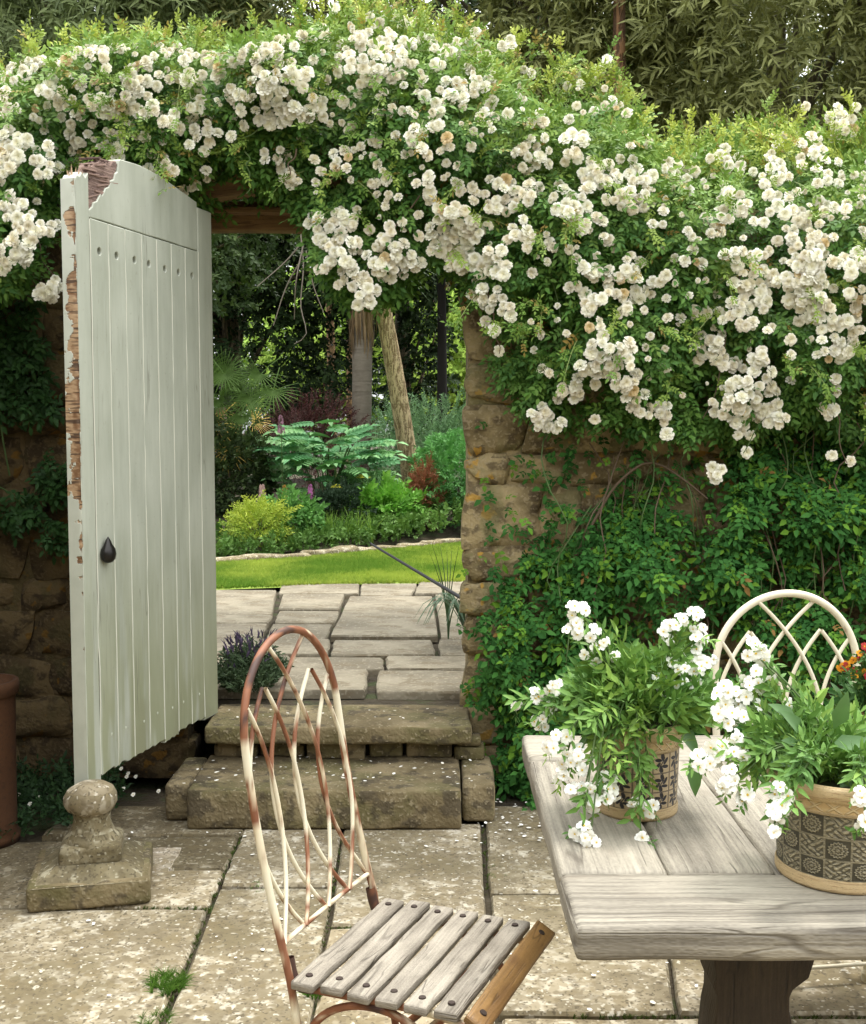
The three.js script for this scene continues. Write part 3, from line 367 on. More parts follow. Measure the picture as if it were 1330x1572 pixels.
// ---------- stone finial ----------
const fin = thing('stone_finial', 'weathered stone finial with a worn ball on a square base beside the door', 'finial', V(-1.168, 0, -3.965), 0.21);
{ part('base_slab', shift(block(0.392, 0.088, 0.372, 0.014, [18, 6, 18], 0.006, 9, 81), 0, 0, 0), M.step, fin);
  const cap = new THREE.CylinderGeometry(0.155, 0.262, 0.04, 4, 1).rotateY(Math.PI / 4); part('base_slope', shift(boxUV(cap), 0, 0.1, 0), M.fin, fin);
  part('plinth', shift(block(0.205, 0.07, 0.195, 0.016, [12, 6, 12], 0.005, 12, 82), 0, 0.108, 0), M.fin, fin);
  const lathe = (pts, seed, amp) => { const g = new THREE.LatheGeometry(pts.map((q) => new THREE.Vector2(...q)), 40), p = g.attributes.position; for (let i = 0; i < p.count; i++) { const x = p.getX(i), y = p.getY(i), z = p.getZ(i), f = (s) => (fbm3(x * 13, y * 13, z * 13, s + seed, 3) - 0.5) * 2 * amp; p.setXYZ(i, x + f(1), y + f(2), z + f(3)); } return boxUV(toCreasedNormals(g, 1.2), seed, 0.3); };
  part('neck', lathe([[0.0965, 0.165], [0.096, 0.182], [0.088, 0.192], [0.075, 0.205], [0.066, 0.222], [0.060, 0.242], [0.061, 0.258], [0.066, 0.275], [0.0, 0.285]], 83, 0.004), M.fin, fin);
  part('ball', lathe([[0.0, 0.262], [0.055, 0.266], [0.079, 0.281], [0.089, 0.302], [0.088, 0.326], [0.077, 0.348], [0.055, 0.363], [0.03, 0.367], [0.0, 0.364]], 84, 0.009), M.flag, fin); }

// ---------- tall clay pot at the left edge ----------
const tall = thing('clay_pot', 'tall brown clay pot cut by the left edge of the view', 'pot', V(-1.70, 0, -4.42));
part('pot_body', boxUV(new THREE.LatheGeometry([[0, 0.0], [0.118, 0.0], [0.12, 0.03], [0.108, 0.045], [0.11, 0.3], [0.114, 0.56], [0.114, 0.575]].map((q) => new THREE.Vector2(...q)), 32)), texMat(T.clay, 0.001, 0.9, { color: new THREE.Color().setRGB(0.3, 0.27, 0.22) }), tall);
part('pot_rim', boxUV(new THREE.LatheGeometry([[0.112, 0.565], [0.126, 0.572], [0.13, 0.6], [0.126, 0.622], [0.108, 0.622], [0.104, 0.58], [0.0, 0.57]].map((q) => new THREE.Vector2(...q)), 32)), texMat(T.clay, 0.001, 0.9, { color: new THREE.Color().setRGB(0.3, 0.27, 0.22) }), tall);

// ---------- decorated pots ----------
const medallion = (u, v, s) => { // one square of moulded tile; returns shade 0 (dark glaze) .. 1 (worn pale relief)
  const x = u * 2 - 1, y = v * 2 - 1, r = Math.hypot(x, y), a = Math.atan2(y, x); if (Math.max(Math.abs(x), Math.abs(y)) > 0.91) return 0.55;
  if (s === 0) { const d = Math.abs(r - 0.66 - 0.05 * Math.cos(a * 16)); return clamp(0.9 * sstep(0.11, 0.04, d) + 0.55 * sstep(0.12, 0.04, Math.abs(r - 0.36 - 0.05 * Math.cos(a * 8))) + 0.5 * sstep(0.2, 0.1, r) + (r < 0.6 ? 0.18 : 0)); }
  const w = Math.sin(x * 5 + 2 * Math.sin(y * 4 + s)) * Math.cos(y * 6 - 2 * Math.sin(x * 3 - s)); return clamp(0.15 + 0.6 * sstep(0.25, 0.6, Math.abs(w)) + 0.3 * sstep(0.16, 0.05, Math.abs(Math.abs(x) - Math.abs(y) * 0.7)));
};
T.tile = makeTex(1024, 512, [1, 1], (u, v) => { const cu = u * 16, cv = v * 3, i = Math.floor(cu), j = Math.floor(cv), n = tf(u, v, 30, 12, 1301, 4), w = tf(u, v, 120, 60, 1309, 2); const k = clamp(medallion(cu - i, cv - j, (i + j) % 2 ? 0 : 1 + ((i * 3 + j) % 3)) * (0.6 + 0.7 * w)); let c = mix3([0.032, 0.03, 0.018], [0.46, 0.40, 0.25], k * (0.5 + 0.7 * n)); return [...mix3(c, [0.16, 0.125, 0.065], 0.25 * n), k]; });
T.vine = makeTex(512, 512, [1, 1], (u, v) => { const cu = u * 13, cv = v * 3, x = (cu % 1) * 2 - 1, y = (cv % 1) * 2 - 1, n = tf(u, v, 20, 10, 1401, 4); let k = 1; if (Math.max(Math.abs(x), Math.abs(y)) > 0.93) k = 0.35; else for (let q = 0; q < 6; q++) { const a = q * 1.047 + 0.4, px = Math.cos(a) * 0.5, py = Math.sin(a) * 0.55, dx = x - px, dy = y - py, al = dx * Math.cos(a + 0.5) + dy * Math.sin(a + 0.5), ac = -dx * Math.sin(a + 0.5) + dy * Math.cos(a + 0.5); k = Math.min(k, sstep(0.9, 1.1, Math.hypot(al / 0.4, ac / 0.17))); } if (Math.abs(x - 0.25 * Math.sin(y * 3)) < 0.06) k = Math.min(k, 0.05); return [...mix3([0.018, 0.017, 0.022], mix3([0.36, 0.27, 0.16], [0.5, 0.39, 0.24], n), k), k]; });
M.tile = texMat(T.tile, 0.005, 0.5); M.vine = texMat(T.vine, 0.003, 0.4);
M.bandRelief = texMat(makeTex(512, 64, [1, 1], (u, v) => { const x = (u * 24) % 1 * 2 - 1, y = v * 2 - 1, z = Math.abs(Math.abs(x) - Math.abs(y) * 0.8), d = sstep(0.28, 0.05, z) * sstep(0.95, 0.8, Math.abs(y)), n = tf(u, v, 40, 4, 1501, 3); return [...mix3(mix3([0.44, 0.29, 0.12], [0.56, 0.41, 0.21], n), [0.63, 0.49, 0.27], d), 0.2 + 0.8 * d]; }), 0.004, 0.55);
function pot(name, label, pos, r, h, body) {
  const o = thing(name, label, 'pot', pos, 0.2, 'patterned flower pots on the table'), L = (pts, m, nm) => part(nm, new THREE.LatheGeometry(pts.map((q) => new THREE.Vector2(q[0] * r, q[1] * h)), 56), m, o);
  L([[0, 0], [0.80, 0], [0.835, 0.008], [0.85, 0.03], [0.852, 0.10], [0.835, 0.125]], M.cream, 'base_band');
  L([[0.828, 0.122], [0.85, 0.4], [0.868, 0.72]], body, 'tile_body');
  L([[0.868, 0.715], [0.895, 0.722], [0.90, 0.74], [0.893, 0.75]], M.cream, 'bead'); L([[0.893, 0.75], [0.905, 0.84]], M.bandRelief, 'relief_band');
  L([[0.905, 0.84], [0.93, 0.85], [0.975, 0.875], [1.0, 0.92], [1.0, 0.965], [0.975, 0.995], [0.935, 1.0], [0.90, 0.985], [0.885, 0.94], [0.87, 0.86]], M.cream, 'rim');
  const s = new THREE.CircleGeometry(r * 0.885, 40, 0, Math.PI * 2).rotateX(-Math.PI / 2); const R = rng(5), p = s.attributes.position; part('potting_soil', boxUV(shift(s, 0, h * 0.90, 0)), M.soil, o);
  for (let i = 0; i < 40; i++) { } return o;
}
const pot2P = V(0.772, 0.75, -2.185), pot1P = V(0.447, 0.75, -2.545), pot3P = V(1.155, 0.75, -2.95);
pot('flower_pot', 'larger patterned pot with brown medallion tiles and cream rim at the right', pot2P, 0.142, 0.200, M.tile);
pot('flower_pot', 'smaller pot with dark leaf pattern half hidden under white flowers', pot1P, 0.104, 0.205, M.vine);
const tp = thing('terracotta_pot', 'small red terracotta pot at the right edge of the table', 'pot', pot3P);
part('pot_body', boxUV(new THREE.LatheGeometry([[0, 0], [0.045, 0], [0.062, 0.085]].map((q) => new THREE.Vector2(...q)), 28)), M.clay, tp); part('pot_rim', boxUV(new THREE.LatheGeometry([[0.06, 0.083], [0.07, 0.085], [0.072, 0.115], [0.064, 0.116], [0.06, 0.095], [0, 0.095]].map((q) => new THREE.Vector2(...q)), 28)), M.clay, tp);
// ---------- plant templates ----------
const Zp = V(0, 0, 1);
function pinnate(pairs, len, ll, lw, seed, ang = 0.95) { const R = rng(seed), t = new Tri(); t.col = [1, 1, 1]; t.strip([V(0, 0, 0), V(0, len * 0.5, -0.004), V(0, len, -0.012)], lw * 0.1, Zp, 0.5);
  for (let k = 0; k < pairs; k++) { const y = len * (0.25 + 0.68 * k / pairs), z = -0.012 * Math.pow(y / len, 2), s = ll * (0.75 + 0.3 * (k / pairs)); for (const sg of [-1, 1]) t.leaf(V(0, y, z), V(sg * Math.sin(ang), Math.cos(ang), R.r(-0.25, 0.15)), V(R.s() * 0.35, R.s() * 0.25, 1), s * R.r(0.85, 1.1), lw * R.r(0.85, 1.1), 0.3, R.r(0.05, 0.3)); }
  t.leaf(V(0, len * 0.95, -0.01), V(R.s() * 0.15, 1, -0.2), V(R.s() * 0.3, 0, 1), ll * 1.15, lw * 1.1, 0.3, 0.2); return t.geo(); }
function spray(n, len, ll, lw, seed, spread = 0.8) { const R = rng(seed), t = new Tri(); t.strip([V(0, 0, 0), V(0, len * 0.5, 0.006), V(0, len, 0)], lw * 0.14, Zp, 0.6);
  for (let k = 0; k < n; k++) { const y = len * (0.1 + 0.9 * k / n), a = k * 2.4 + R(), d = V(Math.cos(a) * spread, R.r(0.4, 1), Math.sin(a) * spread * 0.8 + 0.15); t.leaf(V(0, y, 0), d, V(R.s() * 0.5, R.r(-0.4, 0.6), 1), ll * R.r(0.7, 1.15), lw * R.r(0.8, 1.1), 0.3, R.r(0.05, 0.35), 0.38); } return t.geo(); }
function tuftGeo(n, h, w, seed, lean = 0.5) { const R = rng(seed), t = new Tri(); for (let k = 0; k < n; k++) { const a = R() * 6.283, l = R.r(0.1, 1) * lean, H = h * R.r(0.55, 1.1), c = Math.cos(a), s = Math.sin(a); const pts = []; for (let i = 0; i <= 4; i++) { const q = i / 4; pts.push(V(c * l * H * q * q + c * 0.01 * h, H * (q - 0.3 * l * q * q), s * l * H * q * q)); } t.strip(pts, w * R.r(0.7, 1.2), V(-s, 0.2, c).normalize().lerp(V(R.s(), 0, R.s()), 0.4), 0.95); } return t.geo(); }
function roseGeo(seed, rad) { // full, many-petalled rambler rose facing +z
  const R = rng(seed), t = new Tri(), rings = [[9, 1.0, 0.18, 0.0], [9, 0.88, 0.5, 0.10], [8, 0.70, 0.85, 0.17], [7, 0.5, 1.12, 0.22], [5, 0.32, 1.3, 0.24]];
  rings.forEach(([n, r, up, z0], j) => { for (let k = 0; k < n; k++) { const a = (k + 0.5 * (j % 2) + R.s() * 0.18) / n * 6.283, w = 6.283 / n * 0.78, rr = rad * r * R.r(0.88, 1.08), L = 3, ids = [];
    t.col = mix3([0.90, 0.89, 0.79], [0.88, 0.845, 0.60], clamp(j / 4 * 0.6 + R.r(-0.2, 0.25)));
    for (let i = 0; i <= L; i++) { const q = i / L, row = []; for (let m = -1; m <= 1; m++) { const aa = a + m * w * (i === L ? 0.42 : 0.25 + 0.6 * q), ro = rr * (0.15 + 0.85 * Math.sin(q * 1.35) / 0.976) * (m === 0 && i === L ? 1.0 : 0.97), up2 = up + R.s() * 0.08; row.push(t.v(Math.cos(aa) * ro * Math.cos(up2 * 0.75), Math.sin(aa) * ro * Math.cos(up2 * 0.75), rad * z0 + ro * Math.sin(up2) * 0.8 * (0.5 + 0.5 * q) + (m ? 0.07 : 0) * rad * q - (i === L && j < 2 ? 0.10 * rad : 0))); } ids.push(row); }
    for (let i = 0; i < L; i++) for (let m = 0; m < 2; m++) { t.t(ids[i][m], ids[i + 1][m], ids[i + 1][m + 1]); t.t(ids[i][m], ids[i + 1][m + 1], ids[i][m + 1]); } } });
  return t.geo(true);
}
function blossomGeo(rad, seed, col = [0.85, 0.84, 0.74], eye = [0.7, 0.5, 0.06], n = 5) { const R = rng(seed), t = new Tri(); for (let k = 0; k < n; k++) { const a = (k + R.s() * 0.1) / n * 6.283, w = 6.283 / n * 0.58, rr = rad * R.r(0.85, 1.1), P = (q, m, z) => t.v(Math.cos(a + m * w) * rr * q, Math.sin(a + m * w) * rr * q, z * rad); t.col = mix3(col, eye, 0.25); const c = P(0.06, 0, 0); t.col = col; const l = P(0.62, -1, 0.22), m = P(0.66, 0, 0.10), r = P(0.62, 1, 0.22), l2 = P(0.95, -0.6, 0.12), e = P(1, 0, 0.0), r2 = P(0.95, 0.6, 0.12); t.t(c, l, m); t.t(c, m, r); t.t(l, l2, m); t.t(l2, e, m); t.t(m, e, r2); t.t(m, r2, r); }
  t.col = eye; const b = [0, 1, 2, 3, 4].map((k) => t.v(Math.cos(k * 1.257) * rad * 0.16, Math.sin(k * 1.257) * rad * 0.16, rad * 0.12)), c = t.v(0, 0, rad * 0.2); for (let k = 0; k < 5; k++) t.t(c, b[k], b[(k + 1) % 5]); return t.geo(true); }
const TP = { rose: [pinnate(3, 0.078, 0.031, 0.015, 1), pinnate(3, 0.07, 0.028, 0.0135, 2), pinnate(2, 0.055, 0.031, 0.016, 3)], creeper: [pinnate(2, 0.055, 0.034, 0.017, 4, 1.1), pinnate(2, 0.05, 0.030, 0.019, 5, 1.15)], lance: [spray(9, 0.14, 0.095, 0.015, 6), spray(8, 0.12, 0.085, 0.018, 7)], ovate: [spray(8, 0.16, 0.085, 0.042, 8), spray(7, 0.13, 0.07, 0.038, 9)], fine: [spray(14, 0.16, 0.04, 0.012, 10)], potLeaf: [spray(7, 0.075, 0.042, 0.011, 11), spray(6, 0.06, 0.034, 0.014, 12)] };
const outDir = (R, o, k) => V(o.x + R.n() * k, o.y + R.n() * k, o.z + R.n() * k).normalize();

// ---------- climbing rose over the wall ----------
const TOPP = [[-140, 120], [0, 112], [60, 78], [150, 66], [280, 52], [380, 70], [450, 36], [510, -25], [600, -16], [690, 5], [770, 36], [850, 68], [935, 58], [980, 115], [1040, 205], [1110, 190], [1200, 168], [1330, 160], [1460, 150]];
const BOTP = [[-140, 500], [0, 470], [70, 450], [96, 330], [150, 262], [230, 262], [270, 288], [320, 285], [360, 262], [440, 275], [480, 325], [490, 400], [530, 440], [600, 440], [650, 425], [700, 440], [740, 500], [775, 560], [815, 620], [860, 640], [930, 625], [1000, 640], [1030, 655], [1090, 640], [1150, 670], [1210, 620], [1280, 640], [1330, 690], [1460, 690]];
const rose = thing('climbing_rose', 'huge climbing rose full of cream white blooms arching over the doorway and wall', 'climbing rose', V(0.6, 0, -5.1));
const roseSurf = (px, t) => { const p = AtZ(px, lerp(poly(BOTP, px), poly(TOPP, px), t), 5.0); const b = Math.pow(Math.sin(Math.PI * clamp(0.1 + 0.86 * t)), 0.6); const n = fbm3(p.x * 2.6, p.y * 2.6, 3, 8, 2) - 0.5, n2 = fbm3(p.x * 7, p.y * 7, 5, 4, 2) - 0.5; p.z = -5.20 + 0.13 + b * 0.26 + n * 0.34 + n2 * 0.18 - sstep(0.72, 1, t) * 0.30; const bl = sstep(330, 250, px) ; if (px < 95) p.z += 0.30 * sstep(95, 70, px) * (1 - t * 0.5); else if (px < 330 && p.y < 2.62) p.z = Math.min(p.z, -5.10 + n2 * 0.1); return p; };
{ const R = rng(2024), lists = [[], [], []];
  for (let i = 0; i < 39000; i++) {
    const px = R.r(-130, 1450), t = 1 - Math.pow(R(), 0.92) * 1.03 + R.n() * 0.02, p = roseSurf(px, t), dens = fbm3(p.x * 4.5, p.y * 4.5, 9, 31, 3), depth = Math.pow(R(), 1.5) * 0.42;
    const edge = t < 0.08 || t > 0.965; if (dens < 0.465 && depth < 0.2 && R() < 0.95) continue; if (edge && dens < 0.52) continue;
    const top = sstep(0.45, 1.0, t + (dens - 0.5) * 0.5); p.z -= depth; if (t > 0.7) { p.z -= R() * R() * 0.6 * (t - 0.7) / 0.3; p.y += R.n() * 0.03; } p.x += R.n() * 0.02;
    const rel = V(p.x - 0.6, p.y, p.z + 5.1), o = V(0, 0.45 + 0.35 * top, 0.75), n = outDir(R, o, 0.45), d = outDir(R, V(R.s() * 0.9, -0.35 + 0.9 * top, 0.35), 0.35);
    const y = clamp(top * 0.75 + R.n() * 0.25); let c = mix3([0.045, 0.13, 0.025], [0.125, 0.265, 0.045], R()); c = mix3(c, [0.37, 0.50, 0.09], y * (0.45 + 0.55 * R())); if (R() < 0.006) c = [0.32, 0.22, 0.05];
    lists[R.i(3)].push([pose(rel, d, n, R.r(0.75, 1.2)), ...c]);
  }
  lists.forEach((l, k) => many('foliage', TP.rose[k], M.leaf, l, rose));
  { // young shoots standing out of the mass
    const R = rng(606), S = new Tri(), L = [[], []];
    for (let i = 0; i < 520; i++) { const px = R.r(-60, 1390), t = i < 330 ? R.r(0.82, 1.0) : R.r(0.1, 0.85), p = roseSurf(px, t); p.x -= 0.6; p.z += 5.1 - (t > 0.8 ? R() * 0.25 : 0); const d = outDir(R, t > 0.8 ? V(0, 0.9, 0.25) : V(0, -0.1, 0.6), 0.4), len = R.r(0.08, 0.24), q = []; for (let k = 0; k <= 5; k++) q.push(p.clone().addScaledVector(d, len * k / 5).add(V(0, -0.10 * len * (k / 5) ** 2 * 3, 0))); S.strip(q, 0.004, V(0, 0.3, 1), 0.6);
      const young = t > 0.8 ? R() : R() * 0.35; for (let k = 1; k <= 5; k++) for (let w = 0; w < 2; w++) L[R.i(2)].push([pose(q[k], outDir(R, d, 0.7), outDir(R, V(0, 0.6, 0.6), 0.5), R.r(0.45, 0.85)), ...mix3(mix3([0.14, 0.26, 0.04], [0.5, 0.56, 0.10], young), [0.42, 0.26, 0.08], R() < 0.08 ? 0.7 : 0)]); }
    part('shoots', S.geo(), M.shoot ??= plain(0.16, 0.2, 0.05, 0.7, { side: THREE.DoubleSide }), rose).userData.kind = 'stuff'; L.forEach((l, k) => many('young_leaves', TP.rose[k + 1], M.leaf, l, rose));
  }
  // stems: hanging shoots and arching canes
  const cane = (a, b, sag, r) => { const q = []; for (let i = 0; i <= 6; i++) { const t = i / 6, p = a.clone().lerp(b, t); p.y += sag * Math.sin(Math.PI * t) + R.s() * 0.012; p.x += R.s() * 0.015 - 0.6; p.z += 5.1 + R.s() * 0.01; q.push(p); } return part('cane', tube(q, r, 18, 5, r * 0.5), R() < 0.5 ? M.stem : M.twig, rose); };
  for (const [x0, y0, x1, y1, sg] of [[838, 370, 868, 560, 0.02], [1020, 420, 1030, 640, 0.01], [350, 232, 430, 205, 0.04], [230, 250, 300, 180, 0.02], [1140, 420, 1085, 640, 0], [1280, 520, 1272, 640, 0], [1200, 620, 1140, 700, 0.03], [1090, 470, 1010, 600, 0.0], [745, 450, 768, 545, 0], [640, 300, 560, 420, 0], [900, 420, 960, 560, 0.0], [20, 300, 90, 440, 0.0], [1270, 600, 1300, 710, 0.02], [450, 230, 440, 285, 0], [380, 235, 380, 300, 0]]) cane(AtZ(x0, y0, 4.84), AtZ(x1, y1, 4.83), sg, 0.0035);
  cane(AtZ(880, 860, 5.05), AtZ(1090, 770, 5.0), 0.28, 0.008); // bare arching cane low on the wall
  for (let i = 0; i < 12; i++) { const x = R.r(940, 1080); cane(AtZ(x, R.r(690, 740), 5.08), AtZ(x + R.s() * 70, R.r(820, 900), 5.05), 0, 0.0025); }
}
{ // blooms: [x, y, spread, count] of each truss in the photograph
  const truss = [[517, 12, 8, 1], [552, 88, 34, 11], [605, 92, 22, 6], [585, 60, 20, 3], [432, 77, 10, 1], [415, 118, 25, 8], [405, 162, 36, 14], [440, 170, 14, 4], [462, 118, 14, 3], [470, 180, 12, 2], [490, 165, 14, 3], [315, 215, 24, 5], [357, 210, 10, 1], [300, 160, 10, 2], [285, 124, 8, 1], [262, 186, 10, 2], [228, 170, 12, 2], [182, 160, 16, 4], [150, 162, 14, 3], [70, 140, 10, 2], [25, 120, 14, 2], [10, 148, 8, 1], [20, 220, 20, 6], [12, 252, 14, 3], [72, 250, 20, 5], [180, 238, 12, 2], [246, 266, 15, 4], [310, 272, 12, 2], [292, 288, 10, 2], [420, 242, 18, 4], [443, 272, 12, 4], [20, 318, 18, 6], [40, 350, 20, 6], [15, 395, 20, 5], [72, 352, 12, 4], [76, 446, 14, 5], [38, 390, 14, 3], [340, 100, 14, 3], [500, 350, 24, 9], [522, 385, 24, 8], [497, 411, 10, 2], [540, 428, 20, 6], [562, 452, 18, 5], [600, 372, 20, 5], [602, 410, 20, 6], [628, 402, 14, 4], [580, 400, 20, 6], [540, 340, 12, 3], [675, 95, 10, 2], [715, 60, 14, 2], [780, 72, 12, 2], [935, 92, 7, 1], [722, 130, 20, 5], [705, 150, 15, 3], [670, 182, 9, 1], [645, 222, 20, 3], [742, 172, 10, 1], [875, 182, 9, 1], [828, 187, 12, 2], [820, 236, 25, 7], [880, 228, 20, 5], [915, 262, 20, 7], [960, 290, 30, 11], [990, 275, 14, 3], [1035, 290, 9, 1], [885, 300, 25, 8], [870, 325, 14, 4], [895, 350, 9, 2], [770, 300, 25, 8], [810, 296, 18, 5], [760, 322, 10, 2], [720, 350, 10, 2], [695, 352, 30, 13], [680, 372, 20, 5], [800, 360, 20, 6], [740, 392, 30, 11], [773, 418, 10, 2], [700, 402, 15, 5], [690, 325, 16, 4], [650, 280, 16, 3], [740, 456, 12, 3], [768, 466, 18, 6], [745, 492, 6, 1], [762, 508, 6, 1], [768, 540, 6, 1], [905, 415, 14, 4], [970, 412, 18, 5], [1010, 430, 12, 2], [955, 445, 30, 13], [905, 466, 14, 3], [915, 500, 10, 2], [842, 573, 9, 1], [876, 600, 18, 6], [930, 545, 26, 10], [910, 572, 20, 4], [965, 535, 9, 2], [960, 560, 10, 2], [955, 586, 12, 3], [972, 610, 18, 5], [990, 636, 10, 2], [830, 640, 15, 6], [850, 655, 10, 2], [915, 645, 8, 1], [1025, 664, 8, 1], [1020, 635, 12, 3], [1035, 265, 14, 3], [1100, 236, 12, 2], [1130, 250, 14, 3], [1190, 296, 20, 4], [1195, 260, 14, 3], [1245, 225, 16, 3], [1265, 260, 25, 6], [1290, 190, 14, 3], [1235, 163, 8, 1], [1280, 175, 10, 2], [1305, 176, 12, 2], [1130, 310, 18, 5], [1100, 345, 18, 5], [1210, 320, 12, 2], [1230, 336, 12, 3], [1290, 320, 12, 2], [1125, 395, 14, 4], [1150, 430, 25, 9], [1130, 480, 20, 6], [1145, 500, 10, 2], [1180, 510, 8, 1], [1170, 390, 10, 2], [1235, 376, 25, 9], [1255, 405, 20, 6], [1220, 430, 30, 15], [1240, 460, 30, 13], [1270, 486, 20, 6], [1310, 405, 20, 7], [1315, 455, 14, 4], [1310, 490, 10, 2], [1175, 462, 12, 3], [1090, 540, 20, 7], [1120, 560, 10, 2], [1165, 550, 10, 5], [1160, 605, 34, 18], [1110, 620, 20, 6], [1190, 640, 14, 5], [1140, 650, 20, 7], [1145, 692, 7, 1], [1100, 728, 10, 3], [1275, 536, 20, 6], [1300, 535, 10, 2], [1280, 600, 9, 2], [1275, 630, 10, 3], [1305, 705, 9, 1], [1280, 700, 7, 1], [1010, 340, 14, 2], [1060, 400, 14, 2], [1340, 300, 16, 4], [1345, 400, 20, 6], [1350, 560, 14, 4]];
  const R = rng(77), G = [roseGeo(1, 0.0275), roseGeo(2, 0.0275), roseGeo(3, 0.0275), roseGeo(4, 0.023)], all = [];
  for (const [x, y, s0, n0] of truss) for (let n = n0 > 1 ? Math.round(n0 * 1.55) : 1, s = s0 * 1.15, z = 0; z < 1; z++) for (let k = 0; k < n; k++) { const a = k * 2.4 + R(), q = n === 1 ? 0 : Math.sqrt((k + 0.5) / n) * s * 1.08, px = x + Math.cos(a) * q + R.s() * 3, py = y + Math.sin(a) * q * 0.95 + R.s() * 3; const b = poly(BOTP, px), T = poly(TOPP, px), t = clamp((b - py) / (b - T), 0.03, 0.98), f = roseSurf(px, t); const dz = 0.055 + (1 - q / (s + 1)) * 0.02 * Math.min(1, n / 4) + R.s() * 0.012, p = AtZ(px, py, -(f.z + dz)); all.push([p, V(Math.cos(a) * 0.5 * q / 20 + R.s() * 0.3, -Math.sin(a) * 0.35 * q / 20 + 0.25 + R.s() * 0.3, 0.9), R.r(0.78, 1.12) * (n === 1 ? 1.05 : 1), R.i(4)]); }
  const rest = [];
  for (let i = 0; i < 1150; i++) { const px = i < 450 ? R.r(-40, 760) : R.r(-40, 1370), t = Math.pow(R(), 0.8), f = roseSurf(px, clamp(t, 0.1, 0.97)); if (px > 290 && px < 480 && t < 0.3) continue; f.z += 0.03; rest.push([f, V(R.s() * 0.6, 0.3 + R.s() * 0.4, 0.8), R.r(0.4, 1.05), R.i(4)]); }
  all.slice().sort((a, b) => b[2] - a[2]).forEach((e, i) => { if (i < 296) { const m = part('rose', G[e[3]], M.petal, rose); m.applyMatrix4(pose(V(e[0].x - 0.6, e[0].y, e[0].z + 5.1), V(R.s(), R.s(), 0.1), e[1], e[2])); } else rest.push(e); });
  const byG = [[], [], [], []]; for (const e of rest) { const k = R(), w = (0.82 + 0.18 * R()) * (k < 0.03 ? 0.8 : 1); byG[e[3]].push([pose(V(e[0].x - 0.6, e[0].y, e[0].z + 5.1), V(R.s(), R.s(), 0.1), e[1], e[2]), w, w * (k < 0.03 ? 0.82 : lerp(0.95, 1, k)), w * (k < 0.03 ? 0.55 : lerp(0.9, 1, k))]); }
  byG.forEach((l, k) => many('roses', G[k], M.petal, l, rose));
}

// ---------- creeper on the wall, right of the doorway ----------
const creeper = thing('green_creeper', 'dark green leafy creeper covering the lower wall behind the table', 'creeper', V(1.2, 0, -5.15));
{ const TOPC = [[700, 1000], [722, 960], [760, 930], [800, 850], [835, 770], [855, 690], [880, 690], [930, 740], [1000, 770], [1080, 740], [1120, 690], [1180, 640], [1300, 600], [1560, 600]], R = rng(555), L = [[], []];
  for (let i = 0; i < 23000; i++) {
    const px = R.r(700, 1540), py = R.r(600, 1290), top = poly(TOPC, px); const p = AtZ(px, py, 5.05); if (p.y < 0.0) continue; const over = top - py; if (over > 0 && R() > 0.16 * Math.exp(-over / 70)) continue; if (over <= 0 && R() > 0.3 + 0.7 * sstep(0, 110, -over + (fbm3(p.x * 6, p.y * 2, 1, 88, 2) - 0.5) * 260)) continue;
    if (px < 760 + (py > 1180 ? 20 : 0) && R() > sstep(695, 760, px)) continue;
    const n = fbm3(p.x * 3.2, p.y * 3.2, 2, 61, 3) - 0.5, n2 = (fbm3(p.x * 9, p.y * 4, 2, 67, 3) - 0.5) * 1.25, bulge = 0.10 + 0.20 * sstep(640, 980, py) - 0.06 * sstep(1150, 1290, py) + n * 0.42 + n2 * 0.26, depth = Math.pow(R(), 1.4) * 0.2; if (n2 < -0.06 && R() < 0.88 * sstep(-0.06, -0.12, n2)) continue;
    p.z = -5.19 + Math.max(0.015, bulge - depth) * (px < 800 ? 0.7 : 1); const c = mix3([0.019, 0.074, 0.015], [0.05, 0.152, 0.028], R()); if (R() < 0.16) c[0] += 0.06, c[1] += 0.09; else if (R() < 0.012) { c[0] = 0.22; c[1] = 0.13; c[2] = 0.04; }
    L[R.i(2)].push([pose(V(p.x - 1.2, p.y, p.z + 5.15), outDir(R, V(R.s() * 0.7, -0.25, 0.5), 0.4), outDir(R, V(0, 0.5, 0.75), 0.4), R.r(0.6, 1.35)), ...c]);
  }
  L.forEach((l, k) => many('foliage', TP.creeper[k], M.solid, l, creeper));
  for (let i = 0; i < 46; i++) { const x = R.r(0.5, 2.2), y = R.r(0.2, 0.9), q = []; for (let k = 0; k <= 5; k++) q.push(V(x - 1.2 + R.s() * 0.05 * k / 2, y + k * 0.16, 0.10 + 0.06 * R.s() + (k < 4 ? 0.08 : 0))); part('stem', tube(q, 0.003, 12, 5), R() < 0.6 ? M.stem : M.twig, creeper); }
}
